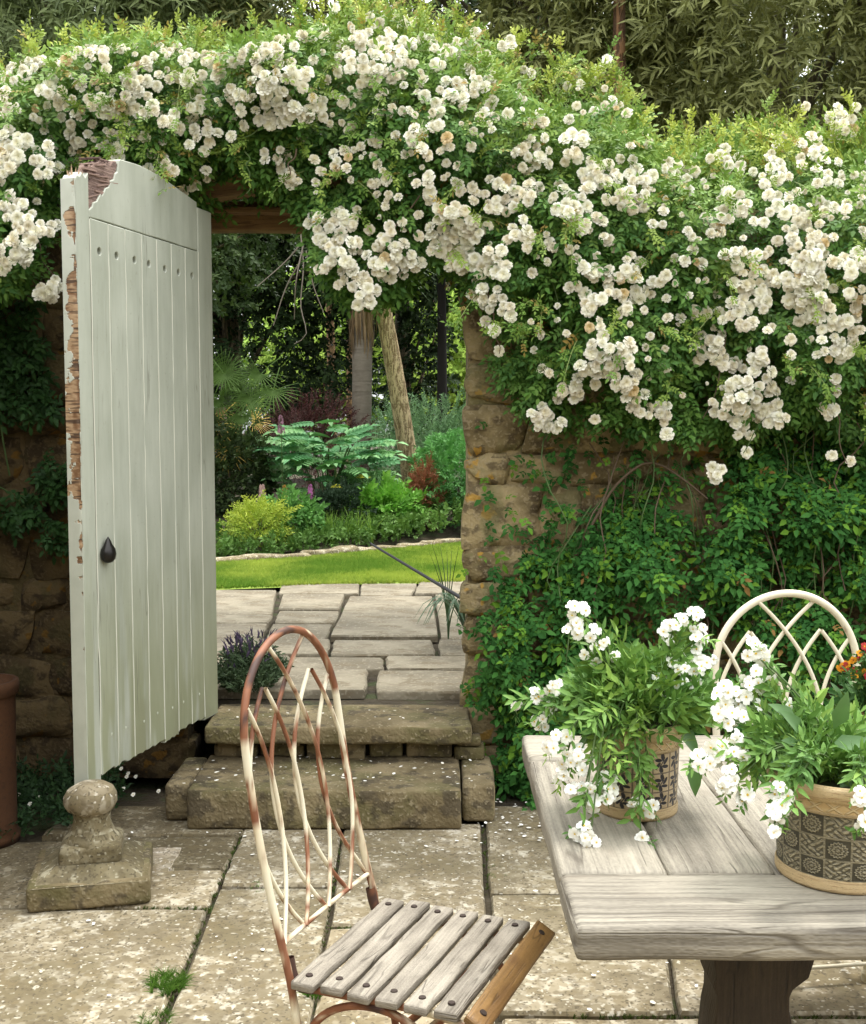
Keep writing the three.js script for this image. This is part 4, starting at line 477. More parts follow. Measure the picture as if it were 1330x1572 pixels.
// small creeping plant on the left wall
const ivyL = thing('wall_creeper', 'dark creeper hanging on the shaded wall at the left edge', 'creeper', V(-1.9, 1.2, -5.15));
{ const R = rng(91), L = []; for (let i = 0; i < 1300; i++) { const px = R.r(-60, 110), py = R.r(440, 840), d = fbm3(px / 45, py / 60, 1, 5, 2); if (d < lerp(0.40, 0.56, sstep(480, 700, py)) + 0.07 * sstep(40, 100, px)) continue; const p = AtZ(px, py, 5.12); L.push([pose(V(p.x + 1.9, p.y - 1.2, R.r(0, 0.10)), outDir(R, V(0.2, -0.5, 0.3), 0.5), outDir(R, V(0, 0.4, 0.8), 0.4), R.r(0.8, 1.25)), ...mix3([0.025, 0.07, 0.02], [0.06, 0.15, 0.04], R())]); }
  many('foliage', TP.creeper[0], M.leaf, L, ivyL); for (const [a, b, c, d] of [[-20, 740, 50, 790], [0, 640, 15, 730], [-30, 560, 20, 640]]) { const p = AtZ(a, b, 5.13), q = AtZ(c, d, 5.1); part('stem', tube([p, p.clone().lerp(q, 0.5).add(V(0, 0.03, 0.02)), q].map((v) => v.add(V(1.9, -1.2, 5.15))), 0.004, 8, 5), M.stem, ivyL); } }

// ---------- plants in the pots ----------
function pottedPlant(name, label, cat, base, seed, heads, dome, leafCol, geoB, per, arch) {
  const o = thing(name, label, cat, base), R = rng(seed), leaves = [[], []]; let total = 0; const zMid = -base.z;
  const put = (p, d, s = 1) => { const c = mix3(leafCol[0], leafCol[1], R()); if (R() < 0.15) c[0] += 0.05, c[1] += 0.04; leaves[R.i(2)].push([pose(p, d, outDir(R, V(0, 0.8, 0.5), 0.5), R.r(0.75, 1.2) * s), ...c]); };
  for (const [x, y, s, n, dz] of heads) {
    const c = AtZ(x, y, zMid - (dz || 0) - 0.035).sub(base), st = V(R.s() * dome[0] * 0.35, -0.01, R.s() * dome[0] * 0.35), up = Math.max(c.y + 0.05, 0.10) , m = st.clone().lerp(c, 0.55); m.y = c.y < 0.05 ? Math.max(m.y, 0.07) : m.y + 0.02; const q = [st, m, c];
    part('stem', tube(q, 0.0019, 14, 5), M.stem, o); const cv = new THREE.CatmullRomCurve3(q); for (let k = 0; k < 8; k++) { const t = R.r(0.1, 0.8), p = cv.getPointAt(t); put(p, outDir(R, cv.getTangentAt(t), 0.6), 0.8); }
    const rr = s / 1820 * zMid; for (let k = 0; k < n; k++) { const v = V(R.n() * 0.8, R.n() * 0.8, R.n() * 0.6); if (v.length() > 1) v.normalize(); const p = c.clone().addScaledVector(v, rr), f = part('flower', geoB[R.i(geoB.length)], M.petal, o); f.applyMatrix4(pose(p, V(R.s(), R.s(), 0.2), V(v.x * 0.7 + R.s() * 0.3, v.y * 0.6 + 0.3 + R.s() * 0.3, v.z * 0.5 + 0.75), R.r(0.8, 1.2))); total++; if (k % 3 === 0) put(p.clone().addScaledVector(v, -0.01), outDir(R, V(0, -0.5, -0.3), 0.5), 0.5); }
  }
  for (let k = 0; k < per; k++) { const a = R() * 6.283, r = Math.sqrt(R()), h = R(), p = V((dome[2] || 0) + Math.cos(a) * r * dome[0], dome[1] * h * Math.sqrt(Math.max(0.05, 1 - r * r * 0.7)) - 0.03 * r + 0.005, (dome[3] || 0) + Math.sin(a) * r * dome[0] * 0.9); put(p, outDir(R, V(Math.cos(a) * r, 0.6, Math.sin(a) * r), 0.45), 1); }
  for (const [x, y, dx, dy, k] of arch || []) { const p = AtZ(x, y, zMid - 0.04).sub(base), t = new Tri(); t.leaf(V(0, 0, 0), V(0, 1, 0), V(0, 0, 1), 0.058, 0.025, 0.3, 0.3, 0.42); const m = part('leaf', t.geo(), leafBig, o); m.applyMatrix4(pose(p, V(dx, dy, 0.35), V(0.1, 0.6, 0.7), k)); }
  leaves.forEach((l, k) => many('foliage', TP.potLeaf[k], M.leaf, l, o)); return o;
}
const leafBig = new THREE.MeshPhysicalMaterial({ color: new THREE.Color().setRGB(0.085, 0.19, 0.045), roughness: 0.5, transmission: 0.3, thickness: 0, side: THREE.DoubleSide });
const WB = [blossomGeo(0.0135, 1, [0.9, 0.9, 0.82]), blossomGeo(0.0125, 2, [0.9, 0.9, 0.84]), blossomGeo(0.0145, 3, [0.9, 0.9, 0.84])];
pottedPlant('white_flowers', 'bushy white flowering plant spilling over the smaller leaf patterned pot', 'flowers', V(pot1P.x, pot1P.y + 0.19, pot1P.z), 21,
  [[893, 940, 17, 8], [882, 966, 12, 5], [912, 972, 10, 3], [906, 1000, 18, 4], [930, 985, 8, 2], [1058, 958, 22, 10], [1032, 972, 15, 8], [1075, 975, 16, 7], [1048, 1030, 30, 20], [1078, 1012, 18, 10], [1022, 1044, 18, 8], [1062, 1052, 16, 7], [850, 1055, 9, 4], [820, 1065, 9, 4], [791, 1086, 6, 2], [845, 1090, 9, 3], [830, 1110, 12, 5], [858, 1142, 20, 10, 0.09], [884, 1168, 22, 12, 0.10], [897, 1214, 20, 12, 0.13], [930, 1218, 16, 9, 0.13], [935, 1195, 10, 4, 0.12], [912, 1235, 8, 3, 0.14], [906, 1288, 20, 14, 0.18], [893, 1278, 10, 5, 0.18], [984, 1292, 8, 4, 0.16], [1000, 1240, 12, 5, 0.12], [978, 1232, 10, 4, 0.13], [860, 1190, 10, 4, 0.1], [945, 1010, 9, 2]], [0.12, 0.14], [[0.09, 0.20, 0.04], [0.21, 0.37, 0.075]], WB, 270, [[1060, 1160, 0.2, -1, 1.5], [1010, 1150, -0.15, -1, 1.4], [985, 1110, -0.4, -0.5, 1.3], [1040, 1110, 0.5, -0.6, 1.4], [955, 1100, 0.1, 0.6, 1.2], [1000, 1085, 0.6, 0.3, 1.2], [930, 1120, -0.7, -0.2, 1.2]]);
pottedPlant('white_flowers', 'white flowering plant leaning left out of the medallion tiled pot', 'flowers', V(pot2P.x, pot2P.y + 0.185, pot2P.z), 22,
  [[1157, 1000, 18, 9, -0.12], [1172, 1012, 10, 4, -0.12], [1160, 1045, 22, 10, -0.1], [1120, 1068, 22, 11, -0.1], [1146, 1074, 22, 12, -0.1], [1108, 1086, 10, 5, -0.1], [1130, 1106, 14, 6, -0.05], [1108, 1100, 8, 3, -0.05], [1100, 1155, 20, 9, 0], [1078, 1165, 14, 7, 0], [1128, 1158, 16, 7, 0], [1122, 1195, 14, 6, 0.03], [1118, 1208, 9, 4, 0.03], [1145, 1225, 8, 3, 0.03], [1200, 1218, 14, 8, 0.12], [1190, 1246, 14, 9, 0.13], [1186, 1274, 7, 3, 0.14], [1205, 1240, 10, 5, 0.13], [1326, 1222, 9, 4, 0.17], [1328, 1262, 10, 5, 0.17], [1210, 1088, 9, 2, -0.05], [1135, 1130, 9, 3, 0]], [0.085, 0.085, -0.03, -0.055], [[0.09, 0.20, 0.04], [0.21, 0.37, 0.075]], WB, 110, [[1255, 1150, -0.5, 0.3, 1.4], [1270, 1150, 0.5, 0.3, 1.4], [1300, 1180, 0.6, -0.2, 1.6], [1240, 1165, -0.8, 0.1, 1.3], [1310, 1150, 0.7, 0.4, 1.6], [1285, 1185, 0.3, -0.5, 1.2], [1235, 1130, -0.4, 0.6, 1.3], [1320, 1170, 0.8, 0.0, 1.6], [1320, 1205, 0.3, -0.6, 1.2], [1225, 1110, -0.6, 0.6, 1.2], [1280, 1120, 0.2, 0.8, 1.3]]);
{ const NB = [blossomGeo(0.012, 5, [0.30, 0.03, 0.03], [0.75, 0.35, 0.02]), blossomGeo(0.012, 6, [0.75, 0.33, 0.03], [0.3, 0.02, 0.02])]; pottedPlant('maroon_flowers', 'maroon and yellow flowers above the small terracotta pot at right', 'flowers', V(pot3P.x, pot3P.y + 0.10, pot3P.z), 23, [[1315, 1005, 9, 4], [1298, 1022, 8, 3], [1311, 1036, 8, 3], [1328, 1000, 8, 3], [1332, 1030, 10, 3], [1345, 1010, 12, 4], [1360, 1030, 10, 3]], [0.075, 0.09], [[0.04, 0.11, 0.025], [0.08, 0.18, 0.04]], NB, 160); }
// ---------- garden beyond the doorway ----------
const UPY = 0.33;
const lawn = struct('lawn', (() => { const s = new THREE.Shape(); s.moveTo(-9, 8.0); s.lineTo(-1.7, 8.9); s.lineTo(-0.56, 9.22); s.lineTo(0.3, 9.3); s.lineTo(7, 9.6); s.lineTo(7, 13.2); s.lineTo(0.27, 12.25); s.lineTo(-0.68, 11.45); s.lineTo(-1.9, 10.5); s.lineTo(-2.4, 10.7); s.lineTo(-9, 12.5); s.closePath(); const g = new THREE.ShapeGeometry(s); g.rotateX(-Math.PI / 2); return shift(boxUV(g), 0, 0.322, 0); })(), M.lawn, 'mown lawn beyond the paved path');
{ const R = rng(301), L = [], G = tuftGeo(9, 0.042, 0.004, 3, 0.7), inL = [[-9, 8.0, 12.5], [-2.4, 8.8, 10.7], [-1.9, 8.88, 10.5], [-0.68, 9.2, 11.45], [0.27, 9.3, 12.25], [1.6, 9.4, 12.6]];
  for (let i = 0; i < 42000; i++) { const x = R.r(-2.9, 1.2), z0 = poly(inL.map((q) => [q[0], q[1]]), x), z1 = poly(inL.map((q) => [q[0], q[2]]), x), z = R.r(z0, z1), n = fbm3(x * 2, z * 2, 0, 5, 3); L.push([pose(V(x, 0.322, -z), outDir(R, V(0, 1, 0), 0.2), V(R.s(), 0, R.s()), R.r(0.6, 1.2)), ...mix3([0.17, 0.31, 0.04], [0.47, 0.56, 0.10], clamp((n - 0.5) * 2.2 + 0.5 + R.n() * 0.3))]); }
  many('lawn_grass', G, M.solid, L, lawn); }
const bed = struct('flower_bed', (() => { const g = new THREE.PlaneGeometry(16, 9, 40, 24); g.rotateX(-Math.PI / 2); const p = g.attributes.position; for (let i = 0; i < p.count; i++) { const x = p.getX(i) - 0.5, z = p.getZ(i) - 15.8, e = -z - poly([[-3, 11.0], [-1.9, 10.6], [-0.68, 11.6], [0.27, 12.4], [6, 13]], x); p.setXYZ(i, x, e < 0 ? 0.2 : 0.30 + 0.28 * sstep(0, 2.5, e) + 0.06 * fbm3(x * 2, z * 2, 0, 4, 2), z); } g.computeVertexNormals(); return boxUV(g); })(), M.soil, 'raised planting bed behind the lawn');
const edging = thing('stone_edging', 'row of low pale edging stones along the lawn', 'edging', V(-0.9, 0.31, -11.4));
{ const R = rng(41); let x = -1.98; while (x < 0.9) { const w = R.r(0.16, 0.34), z = poly([[-1.98, 10.56], [-1.3, 10.9], [-0.68, 11.5], [0.27, 12.3], [1, 12.6]], x + w / 2), g = block(w * 1.25, R.r(0.045, 0.085), 0.16, 0.03, [7, 4, 5], 0.02, 7, 300 + x * 9); g.rotateY(0.6 + R.s() * 0.15); part('stone', shift(g, x + w / 2 + 0.9, 0, -z + 11.4), M.pale ??= texMat(T.flag, 0.006, 0.95, { color: new THREE.Color().setRGB(1.25, 1.25, 1.2) }), edging); x += w * 0.86; } }

function shrub(name, label, cat, p, r, h, n, geo, c0, c1, opt = {}) { // leafy shrub: stems and a crown of leaves in an uneven dome
  const o = thing(name, label, cat, p, 0, opt.group), R = rng(n + Math.round(p.x * 100) + 7), L = geo.map(() => []);
  for (let i = 0; i < 9; i++) { const a = R() * 6.28, q = R.r(0.2, 0.75); part('stem', tube([V(0, -0.02, 0), V(Math.cos(a) * r * q * 0.4, h * 0.4, Math.sin(a) * r * q * 0.4), V(Math.cos(a) * r * q, h * R.r(0.55, 0.85), Math.sin(a) * r * q)], 0.008, 8, 5, 0.003), opt.stem || M.twig, o); }
  for (let i = 0; i < n; i++) { const d = outDir(R, V(0, 0.15, 0), 1), k = fbm3(d.x * 2.2 + p.x, d.y * 2.2, d.z * 2.2, n, 2), q = Math.pow(R(), 0.35) * (0.5 + 0.95 * k) * (R() < 0.08 ? 1.25 : 1), v = V(d.x * r * q, h * 0.52 + d.y * h * 0.5 * q, d.z * r * q); if (v.y < 0.01) v.y = R() * 0.1; const c = mix3(c0, c1, clamp(R() * 0.8 + (d.y > 0 ? d.y * 0.25 : 0))); L[R.i(geo.length)].push([pose(v, outDir(R, V(d.x, d.y + 0.3, d.z), 0.5), outDir(R, V(d.x * 0.5, 0.7, d.z * 0.5 + 0.35), 0.4), R.r(0.7, 1.25) * (opt.s || 1)), ...c]); }
  geo.forEach((g, k) => many('foliage', g, M.leaf, L[k], o)); return o;
}
const onBed = (px, d, y = 0.5) => { const v = AtZ(px, 700, d); return V(v.x, y, -d); };
// big blue-green toothed leaf
function toothed(seed) { const R = rng(seed), t = new Tri(), len = 0.42; t.strip([V(0, 0, 0), V(0, len * 0.5, 0.03), V(0, len, -0.05)], 0.012, Zp, 0.6); for (let k = 0; k < 6; k++) for (const sg of [-1, 1]) { const y = len * (0.2 + 0.13 * k), L = 0.15 * (1 - 0.06 * k), d = V(sg, 0.45, -0.25).normalize(), S = V(-0.45 * sg, 1, 0).normalize(); const b = V(0, y, 0.03 - 0.08 * (y / len) ** 2); let pc = -1, pu = -1, pd = -1; for (let i = 0; i <= 8; i++) { const q = i / 8, w = 0.034 * Math.sin(Math.PI * (0.12 + 0.86 * q)) * (i % 2 ? 1.15 : 0.72), c = b.clone().addScaledVector(d, L * q), ci = t.v(c.x, c.y, c.z), u = c.clone().addScaledVector(S, w), ui = t.v(u.x, u.y, u.z + 0.012), e = c.clone().addScaledVector(S, -w), ei = t.v(e.x, e.y, e.z + 0.012); if (i) { t.t(pc, ci, ui); t.t(pc, ui, pu); t.t(pc, pd, ei); t.t(pc, ei, ci); } pc = ci; pu = ui; pd = ei; } } t.leaf(V(0, len * 0.97, -0.04), V(0, 1, -0.2), Zp, 0.13, 0.06, 0.3, 0.3); return t.geo(); }
{ const o = thing('honey_bush', 'large blue-green shrub with big toothed leaves in the bed beyond the lawn', 'shrub', onBed(500, 13.2, 0.5)), R = rng(12), G = [toothed(1), toothed(2)];
  const mat = new THREE.MeshPhysicalMaterial({ color: new THREE.Color().setRGB(0.15, 0.38, 0.155), roughness: 0.55, specularIntensity: 0.3, transmission: 0.25, thickness: 0, side: THREE.DoubleSide }), mat2 = mat.clone(); mat2.color.setRGB(0.26, 0.50, 0.20);
  for (let k = 0; k < 105; k++) { const a = R() * 6.283, u = R(), r = 0.62 * Math.sqrt(R()), y = 0.3 + (0.9 - r * 0.75) * Math.pow(u, 0.6), d = V(Math.cos(a), R.r(0.0, 0.5), Math.sin(a) + 0.35), m = part('leaf', G[k % 2], R() < 0.5 ? mat : mat2, o); m.applyMatrix4(pose(V(Math.cos(a) * r * 0.75, y, Math.sin(a) * r * 0.7), d, V(Math.cos(a) * 0.3, 1, Math.sin(a) * 0.3 + 0.45), R.r(0.7, 1.05))); }
  for (let k = 0; k < 8; k++) { const a = R() * 6.28; part('stem', tube([V(0, 0, 0), V(Math.cos(a) * 0.15, 0.35, Math.sin(a) * 0.15), V(Math.cos(a) * 0.4, 0.8, Math.sin(a) * 0.35)], 0.014, 8, 6, 0.008), M.stem, o); }
}
shrub('yellow_shrub', 'yellow-green shrub at the left end of the stone edging', 'shrub', onBed(395, 11.6, 0.33), 0.24, 0.42, 420, TP.fine, [0.28, 0.42, 0.0525], [0.63, 0.7, 0.105]);
shrub('leafy_plant', 'dark leafy plant just right of the yellow-green shrub', 'plant', onBed(450, 12.0, 0.36), 0.28, 0.42, 320, TP.ovate, [0.0875, 0.228, 0.0525], [0.21, 0.455, 0.105], { s: 0.8 });
shrub('dark_shrub', 'low dark shrub with small pale flowers below the large toothed leaves', 'shrub', onBed(520, 12.5, 0.42), 0.30, 0.46, 420, TP.ovate, [0.025, 0.05, 0.025], [0.0625, 0.112, 0.0562], { s: 0.6 });
shrub('broad_plant', 'bright green broad-leaved plant left of the rusty red foliage', 'plant', onBed(590, 12.7, 0.42), 0.32, 0.42, 420, TP.ovate, [0.14, 0.35, 0.0525], [0.298, 0.595, 0.0875], { s: 0.95 });
shrub('grey_shrub', 'feathery green plant below the leaning palm trunk', 'plant', onBed(560, 13.0, 0.5), 0.36, 0.45, 500, TP.fine, [0.123, 0.263, 0.105], [0.263, 0.455, 0.175]);
shrub('red_plant', 'rusty red-brown feathery plant beside the leaning trunk', 'plant', onBed(652, 12.9, 0.45), 0.13, 0.68, 420, TP.fine, [0.25, 0.0813, 0.0375], [0.45, 0.188, 0.1], { s: 0.7 });
shrub('green_shrub', 'green shrub against the right side of the doorway view', 'shrub', onBed(700, 13.2, 0.45), 0.46, 1.0, 900, TP.ovate, [0.105, 0.28, 0.0788], [0.228, 0.507, 0.158], { s: 0.7 });
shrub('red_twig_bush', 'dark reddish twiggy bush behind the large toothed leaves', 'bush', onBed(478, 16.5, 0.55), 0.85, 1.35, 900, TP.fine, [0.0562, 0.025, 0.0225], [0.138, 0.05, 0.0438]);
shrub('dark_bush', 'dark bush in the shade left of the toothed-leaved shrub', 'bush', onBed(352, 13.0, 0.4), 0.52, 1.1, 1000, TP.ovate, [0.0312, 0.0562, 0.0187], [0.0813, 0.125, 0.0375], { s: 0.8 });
shrub('misty_shrub', 'pale green spreading shrub under the dark tree on the right', 'shrub', onBed(660, 17.5, 0.5), 1.0, 1.3, 1100, TP.fine, [0.158, 0.298, 0.14], [0.35, 0.56, 0.263], { s: 1.4 });
{ const clump = (name, label, p, n, h, w, c0, c1, seed, lean = 0.6) => { const o = thing(name, label, 'grass clump', p), R = rng(seed), L = [], g = tuftGeo(10, h, w, seed, lean); for (let i = 0; i < n; i++) L.push([pose(V(R.n() * 0.22, 0, R.n() * 0.12), outDir(R, V(0, 1, 0), 0.2), V(R.s(), 0, R.s()), R.r(0.7, 1.1)), ...mix3(c0, c1, R())]); many('blades', g, M.leaf, L, o); return o; };
  clump('iris_clump', 'strappy bright green clump beside the edging stones', onBed(520, 11.95, 0.36), 22, 0.36, 0.018, [0.176, 0.352, 0.048], [0.384, 0.576, 0.112], 5); clump('iris_clump', 'strappy green clump just left of the broad-leaved plant', onBed(565, 12.3, 0.38), 18, 0.34, 0.02, [0.16, 0.32, 0.048], [0.32, 0.528, 0.112], 6);
  clump('flax_clump', 'tall pale green arching grass under the dark tree', onBed(648, 15.2, 0.5), 10, 0.95, 0.022, [0.16, 0.272, 0.112], [0.32, 0.48, 0.224], 7, 0.7); }
{ const R = rng(515), L = [[], []]; for (let i = 0; i < 1500; i++) { const x = R.r(-2.6, 1.2), z = poly([[-3, 11.0], [-1.9, 10.75], [-0.68, 11.7], [0.27, 12.5], [2, 12.9]], x) + 0.08 + Math.pow(R(), 1.3) * 1.3; L[R.i(2)].push([pose(V(x, 0.30 + 0.28 * sstep(0, 2.5, z - 11.2) + R() * 0.16, -z), outDir(R, V(0, 0.6, 0.4), 0.6), outDir(R, V(0, 0.8, 0.4), 0.4), R.r(0.6, 1.1)), ...mix3([0.06, 0.15, 0.03], [0.2, 0.36, 0.07], fbm3(x * 3, z * 3, 0, 5, 2) * 0.7 + R() * 0.3)]); } [TP.ovate[1], TP.fine[0]].forEach((g, k) => many('low_foliage', g, M.leaf, L[k], bed)); }
// flower spires and heads standing in the bed
{ const spire = (label, px, d, y0, y1, col, r) => { const o = thing('flower_spire', label, 'flower', onBed(px, d, 0.42)), R = rng(px), b = AtZ(px, y1, d).y - 0.42, a = AtZ(px, y0, d).y - 0.42; part('stem', tube([V(0, 0, 0), V(0.01, a * 0.5, 0), V(0, b, 0)], 0.006, 8, 5, 0.003), M.stem, o); const L = []; for (let i = 0; i < 44; i++) { const t = R(), an = R() * 6.28, q = r * (1 - 0.7 * t); L.push([pose(V(Math.cos(an) * q, lerp(a, b, t), Math.sin(an) * q), V(0, 1, 0), V(Math.cos(an), 0.1, Math.sin(an)), R.r(0.7, 1.1)), ...mix3(col, [col[0] * 1.3, col[1] * 1.4, col[2] * 1.3], R())]); } many('florets', SB, M.petal, L, o); };
  const SB = blossomGeo(0.019, 9, [1, 1, 1], [0.9, 0.9, 0.9], 4);
  spire('pink flower spire standing at the left of the toothed leaves', 432, 12.6, 665, 638, [0.42, 0.22, 0.32], 0.04); spire('magenta flower spire low in front of the dark shrub', 476, 12.1, 772, 745, [0.42, 0.14, 0.34], 0.035); spire('pale pink flower spire left above the yellow-green shrub', 402, 12.4, 765, 745, [0.5, 0.32, 0.3], 0.05); spire('orange yellow flower spire right of the pale pink spire', 437, 12.3, 785, 745, [0.5, 0.26, 0.05], 0.055);
  const head = (label, px, py, d) => { const p = AtZ(px, py, d), o = thing('yellow_flower', label, 'flower', V(p.x, 0.45, -d)), R = rng(px * 3), L = []; part('stem', tube([V(0, 0, 0), V(0.015, (p.y - 0.45) * 0.5, 0), V(0, p.y - 0.45, 0)], 0.005, 6, 5), M.stem, o); for (let i = 0; i < 60; i++) { const a = R() * 6.28, q = Math.sqrt(R()) * 0.085; L.push([pose(V(Math.cos(a) * q, p.y - 0.45 + 0.03 * (1 - q / 0.085), Math.sin(a) * q), V(1, 0, 0), V(R.s() * 0.3, 1, R.s() * 0.3 + 0.3), R.r(0.6, 1)), ...mix3([0.42, 0.42, 0.05], [0.55, 0.5, 0.06], R())]); } many('florets', SB, M.petal, L, o); };
  head('flat yellow flower head nearer the leaning trunk', 556, 733, 12.8); head('flat yellow flower head left and lower of its pair', 517, 748, 12.6);
}
// strappy plant, thin pole and lavender beside the path
{ const o = thing('strap_leaf_plant', 'dark strap-leaved plant at the foot of the right jamb', 'plant', V(0.21, 0.32, -6.6)), R = rng(8), mt = new THREE.MeshPhysicalMaterial({ color: new THREE.Color().setRGB(0.05, 0.11, 0.04), roughness: 0.45, transmission: 0.2, thickness: 0, side: THREE.DoubleSide });
  for (let k = 0; k < 22; k++) { const a = R.r(1.2, 5.2), l = R.r(0.25, 0.5), t = new Tri(), q = []; for (let i = 0; i <= 6; i++) { const s = i / 6; q.push(V(Math.cos(a) * l * s * 0.8, 0.05 + 0.27 * Math.sin(s * 2.6) * R.r(0.9, 1), Math.sin(a) * l * s * 0.7)); } t.strip(q, 0.022, V(0, 1, 0.2), 0.9); part('leaf', t.geo(), mt, o); }
  const g = thing('tall_grass', 'thin upright grass blades beside the right jamb', 'grass', V(0.09, 0.32, -6.9)); for (let k = 0; k < 9; k++) { const a = R.r(0, 6.28), h = R.r(0.35, 0.62), t = new Tri(), q = []; for (let i = 0; i <= 6; i++) { const s = i / 6; q.push(V(Math.cos(a) * 0.16 * s * s, h * s, Math.sin(a) * 0.1 * s * s)); } t.strip(q, 0.009, V(0, 0.1, 1), 0.9); part('blade', t.geo(), mt, g); }
  const p0 = AtZ(570, 835, 7.2), p1 = AtZ(722, 926, 6.2), pl = thing('black_pole', 'thin black pole leaning low across the end of the path', 'pole', p1); part('shaft', tube([V(0, 0, 0), p0.clone().sub(p1).multiplyScalar(0.5), p0.clone().sub(p1)], 0.011, 8, 8, 0.007), M.black, pl); part('end_cap', shift(new THREE.SphereGeometry(0.009, 8, 6), p0.x - p1.x, p0.y - p1.y, p0.z - p1.z), M.black, pl); part('prop', tube([V(0, 0, 0), V(0.02, -0.15, -0.02), V(0.03, 0.325 - p1.y, -0.03)], 0.009, 6, 6), M.black, pl);
  const lav = thing('lavender', 'bushy lavender with dull purple spikes beside the open door', 'plant', V(-0.86, 0.33, -5.5)), L = [], S = []; for (let i = 0; i < 420; i++) { const a = R() * 6.28, q = Math.sqrt(R()); L.push([pose(V(Math.cos(a) * q * 0.095, 0.02 + 0.13 * R() * (1.2 - q), Math.sin(a) * q * 0.2), outDir(R, V(Math.cos(a) * q, 0.9, Math.sin(a) * q), 0.3), V(R.s(), 0.3, R.s()), R.r(0.5, 0.85)), ...mix3([0.04, 0.075, 0.03], [0.10, 0.15, 0.075], R())]); }
  for (let i = 0; i < 70; i++) { const a = R() * 6.28, q = Math.sqrt(R()); S.push([pose(V(Math.cos(a) * q * 0.115, 0.13 + 0.12 * R(), Math.sin(a) * q * 0.2), outDir(R, V(Math.cos(a) * q * 0.7, 1, 0), 0.25), V(R.s(), 0.3, R.s()), R.r(0.8, 1.2)), ...mix3([0.07, 0.05, 0.10], [0.16, 0.12, 0.2], R())]); } many('foliage', TP.fine[0], M.leaf, L, lav); const sg = tuftGeo(7, 0.05, 0.008, 4, 0.25); many('flower_spikes', sg, M.leaf, S, lav); }

// ---------- palms ----------
function fanLeaf(seed) { const R = rng(seed), t = new Tri(); t.strip([V(0, -0.5, -0.06), V(0, -0.2, 0), V(0, 0, 0)], 0.016, Zp, 0); for (let k = 0; k < 21; k++) { const a = (k / 20 - 0.5) * 4.0, L = 0.48 * R.r(0.85, 1.05) * (1 - 0.1 * Math.abs(a) / 2), d = V(Math.sin(a), Math.cos(a), 0.12); const q = [V(0, 0, 0), d.clone().multiplyScalar(L * 0.5).add(V(0, 0, 0.02)), d.clone().multiplyScalar(L * 0.85), d.clone().multiplyScalar(L).add(V(0, -0.05, -0.09))]; t.strip(q, 0.021, V(-Math.cos(a) * 0.3, Math.sin(a) * 0.3, 1), 0.92); } return t.geo(); }
{ const o = thing('fan_palm', 'fan palm with spiky leaves in the shade beside the open door', 'palm', onBed(352, 13.6, 0.4)), R = rng(19), G = [fanLeaf(1), fanLeaf(2)]; part('trunk', boxUV(tube([V(0, 0, 0), V(-0.05, 0.6, 0), V(-0.1, 1.35, 0)], 0.09, 10, 10, 0.07)), M.bark, o);
  const gm = new THREE.MeshPhysicalMaterial({ color: new THREE.Color().setRGB(0.12, 0.21, 0.05), roughness: 0.8, specularIntensity: 0.2, transmission: 0.4, thickness: 0, side: THREE.DoubleSide }), ym = gm.clone(); ym.color.setRGB(0.7, 0.52, 0.14);
  for (let k = 0; k < 20; k++) { const a = k * 2.4, e = lerp(1.2, -0.5, k / 19), d = V(Math.cos(a) * Math.cos(e), Math.sin(e) + 0.1, Math.sin(a) * Math.cos(e) + 0.2), yel = k > 16; part('frond', G[k % 2], yel ? ym : gm, o).applyMatrix4(pose(V(-0.1, 1.35, 0).addScaledVector(d.normalize(), R.r(0.35, 0.5)), d, V(-d.x * 0.2 + R.s() * 0.4, 0.6, 0.6 + R.s() * 0.3), R.r(0.6, 0.85))); }
  for (const [px, py, y] of [[350, 690, 1], [330, 650, 1], [385, 610, 0], [400, 575, 0], [345, 575, 0], [420, 600, 0], [375, 640, 0], [335, 615, 0]]) { const p = AtZ(px, py, 13.0).sub(o.position); part('frond', G[py % 2], y ? ym : gm, o).applyMatrix4(pose(p, V(R.s() * 0.7, -0.65, 0.5), V(R.s() * 0.2, 0.4, 0.9), 0.75)); }
}
function strapPalm(name, label, base, top, r0, r1, mat, skirt, dead) { const o = thing(name, label, 'palm', base), R = rng(Math.round(base.x * 50) + 400), rel = top.clone().sub(base); part('trunk', boxUV(tube([V(0, 0, 0), rel.clone().multiplyScalar(0.5).add(V(0.02, 0, 0)), rel], r0, 40, 16, r1)), mat, o);
  const L = [], g = tuftGeo(1, 0.8, 0.045, 71, 0.6); const G = new Tri(); G.strip([V(0, 0, 0), V(0, 0.3, 0.02), V(0, 0.6, -0.03), V(0, 0.85, -0.14)], 0.045, Zp, 0.93); const lg = G.geo(); for (let k = 0; k < 170; k++) { const a = R() * 6.28, e = R.r(-0.5, 1.4); L.push([pose(rel, V(Math.cos(a) * Math.cos(e), Math.sin(e), Math.sin(a) * Math.cos(e)), V(0, 1, 0.3), R.r(0.7, 1.1)), ...mix3([0.06, 0.11, 0.035], [0.13, 0.2, 0.07], R())]); } many('leaves', lg, M.leaf, L, o);
  if (skirt) { const S = []; for (let k = 0; k < dead; k++) { const a = R() * 6.28, y = R.r(0, skirt); S.push([pose(rel.clone().add(V(Math.cos(a) * r1 * 0.9, -y, Math.sin(a) * r1 * 0.9)), V(Math.cos(a) * 0.16, -1, Math.sin(a) * 0.16), V(Math.cos(a), 0.1, Math.sin(a)), R.r(0.45, 0.75)), ...mix3([0.16, 0.10, 0.045], [0.33, 0.235, 0.12], R())]); } many('dead_leaves', lg, M.leaf, S, o); } return o; }
strapPalm('leaning_palm', 'pale textured palm trunk leaning left in the garden bed', AtZ(640, 790, 14.0), AtZ(575, 400, 13.6), 0.115, 0.09, M.trunk, 0.35, 50);
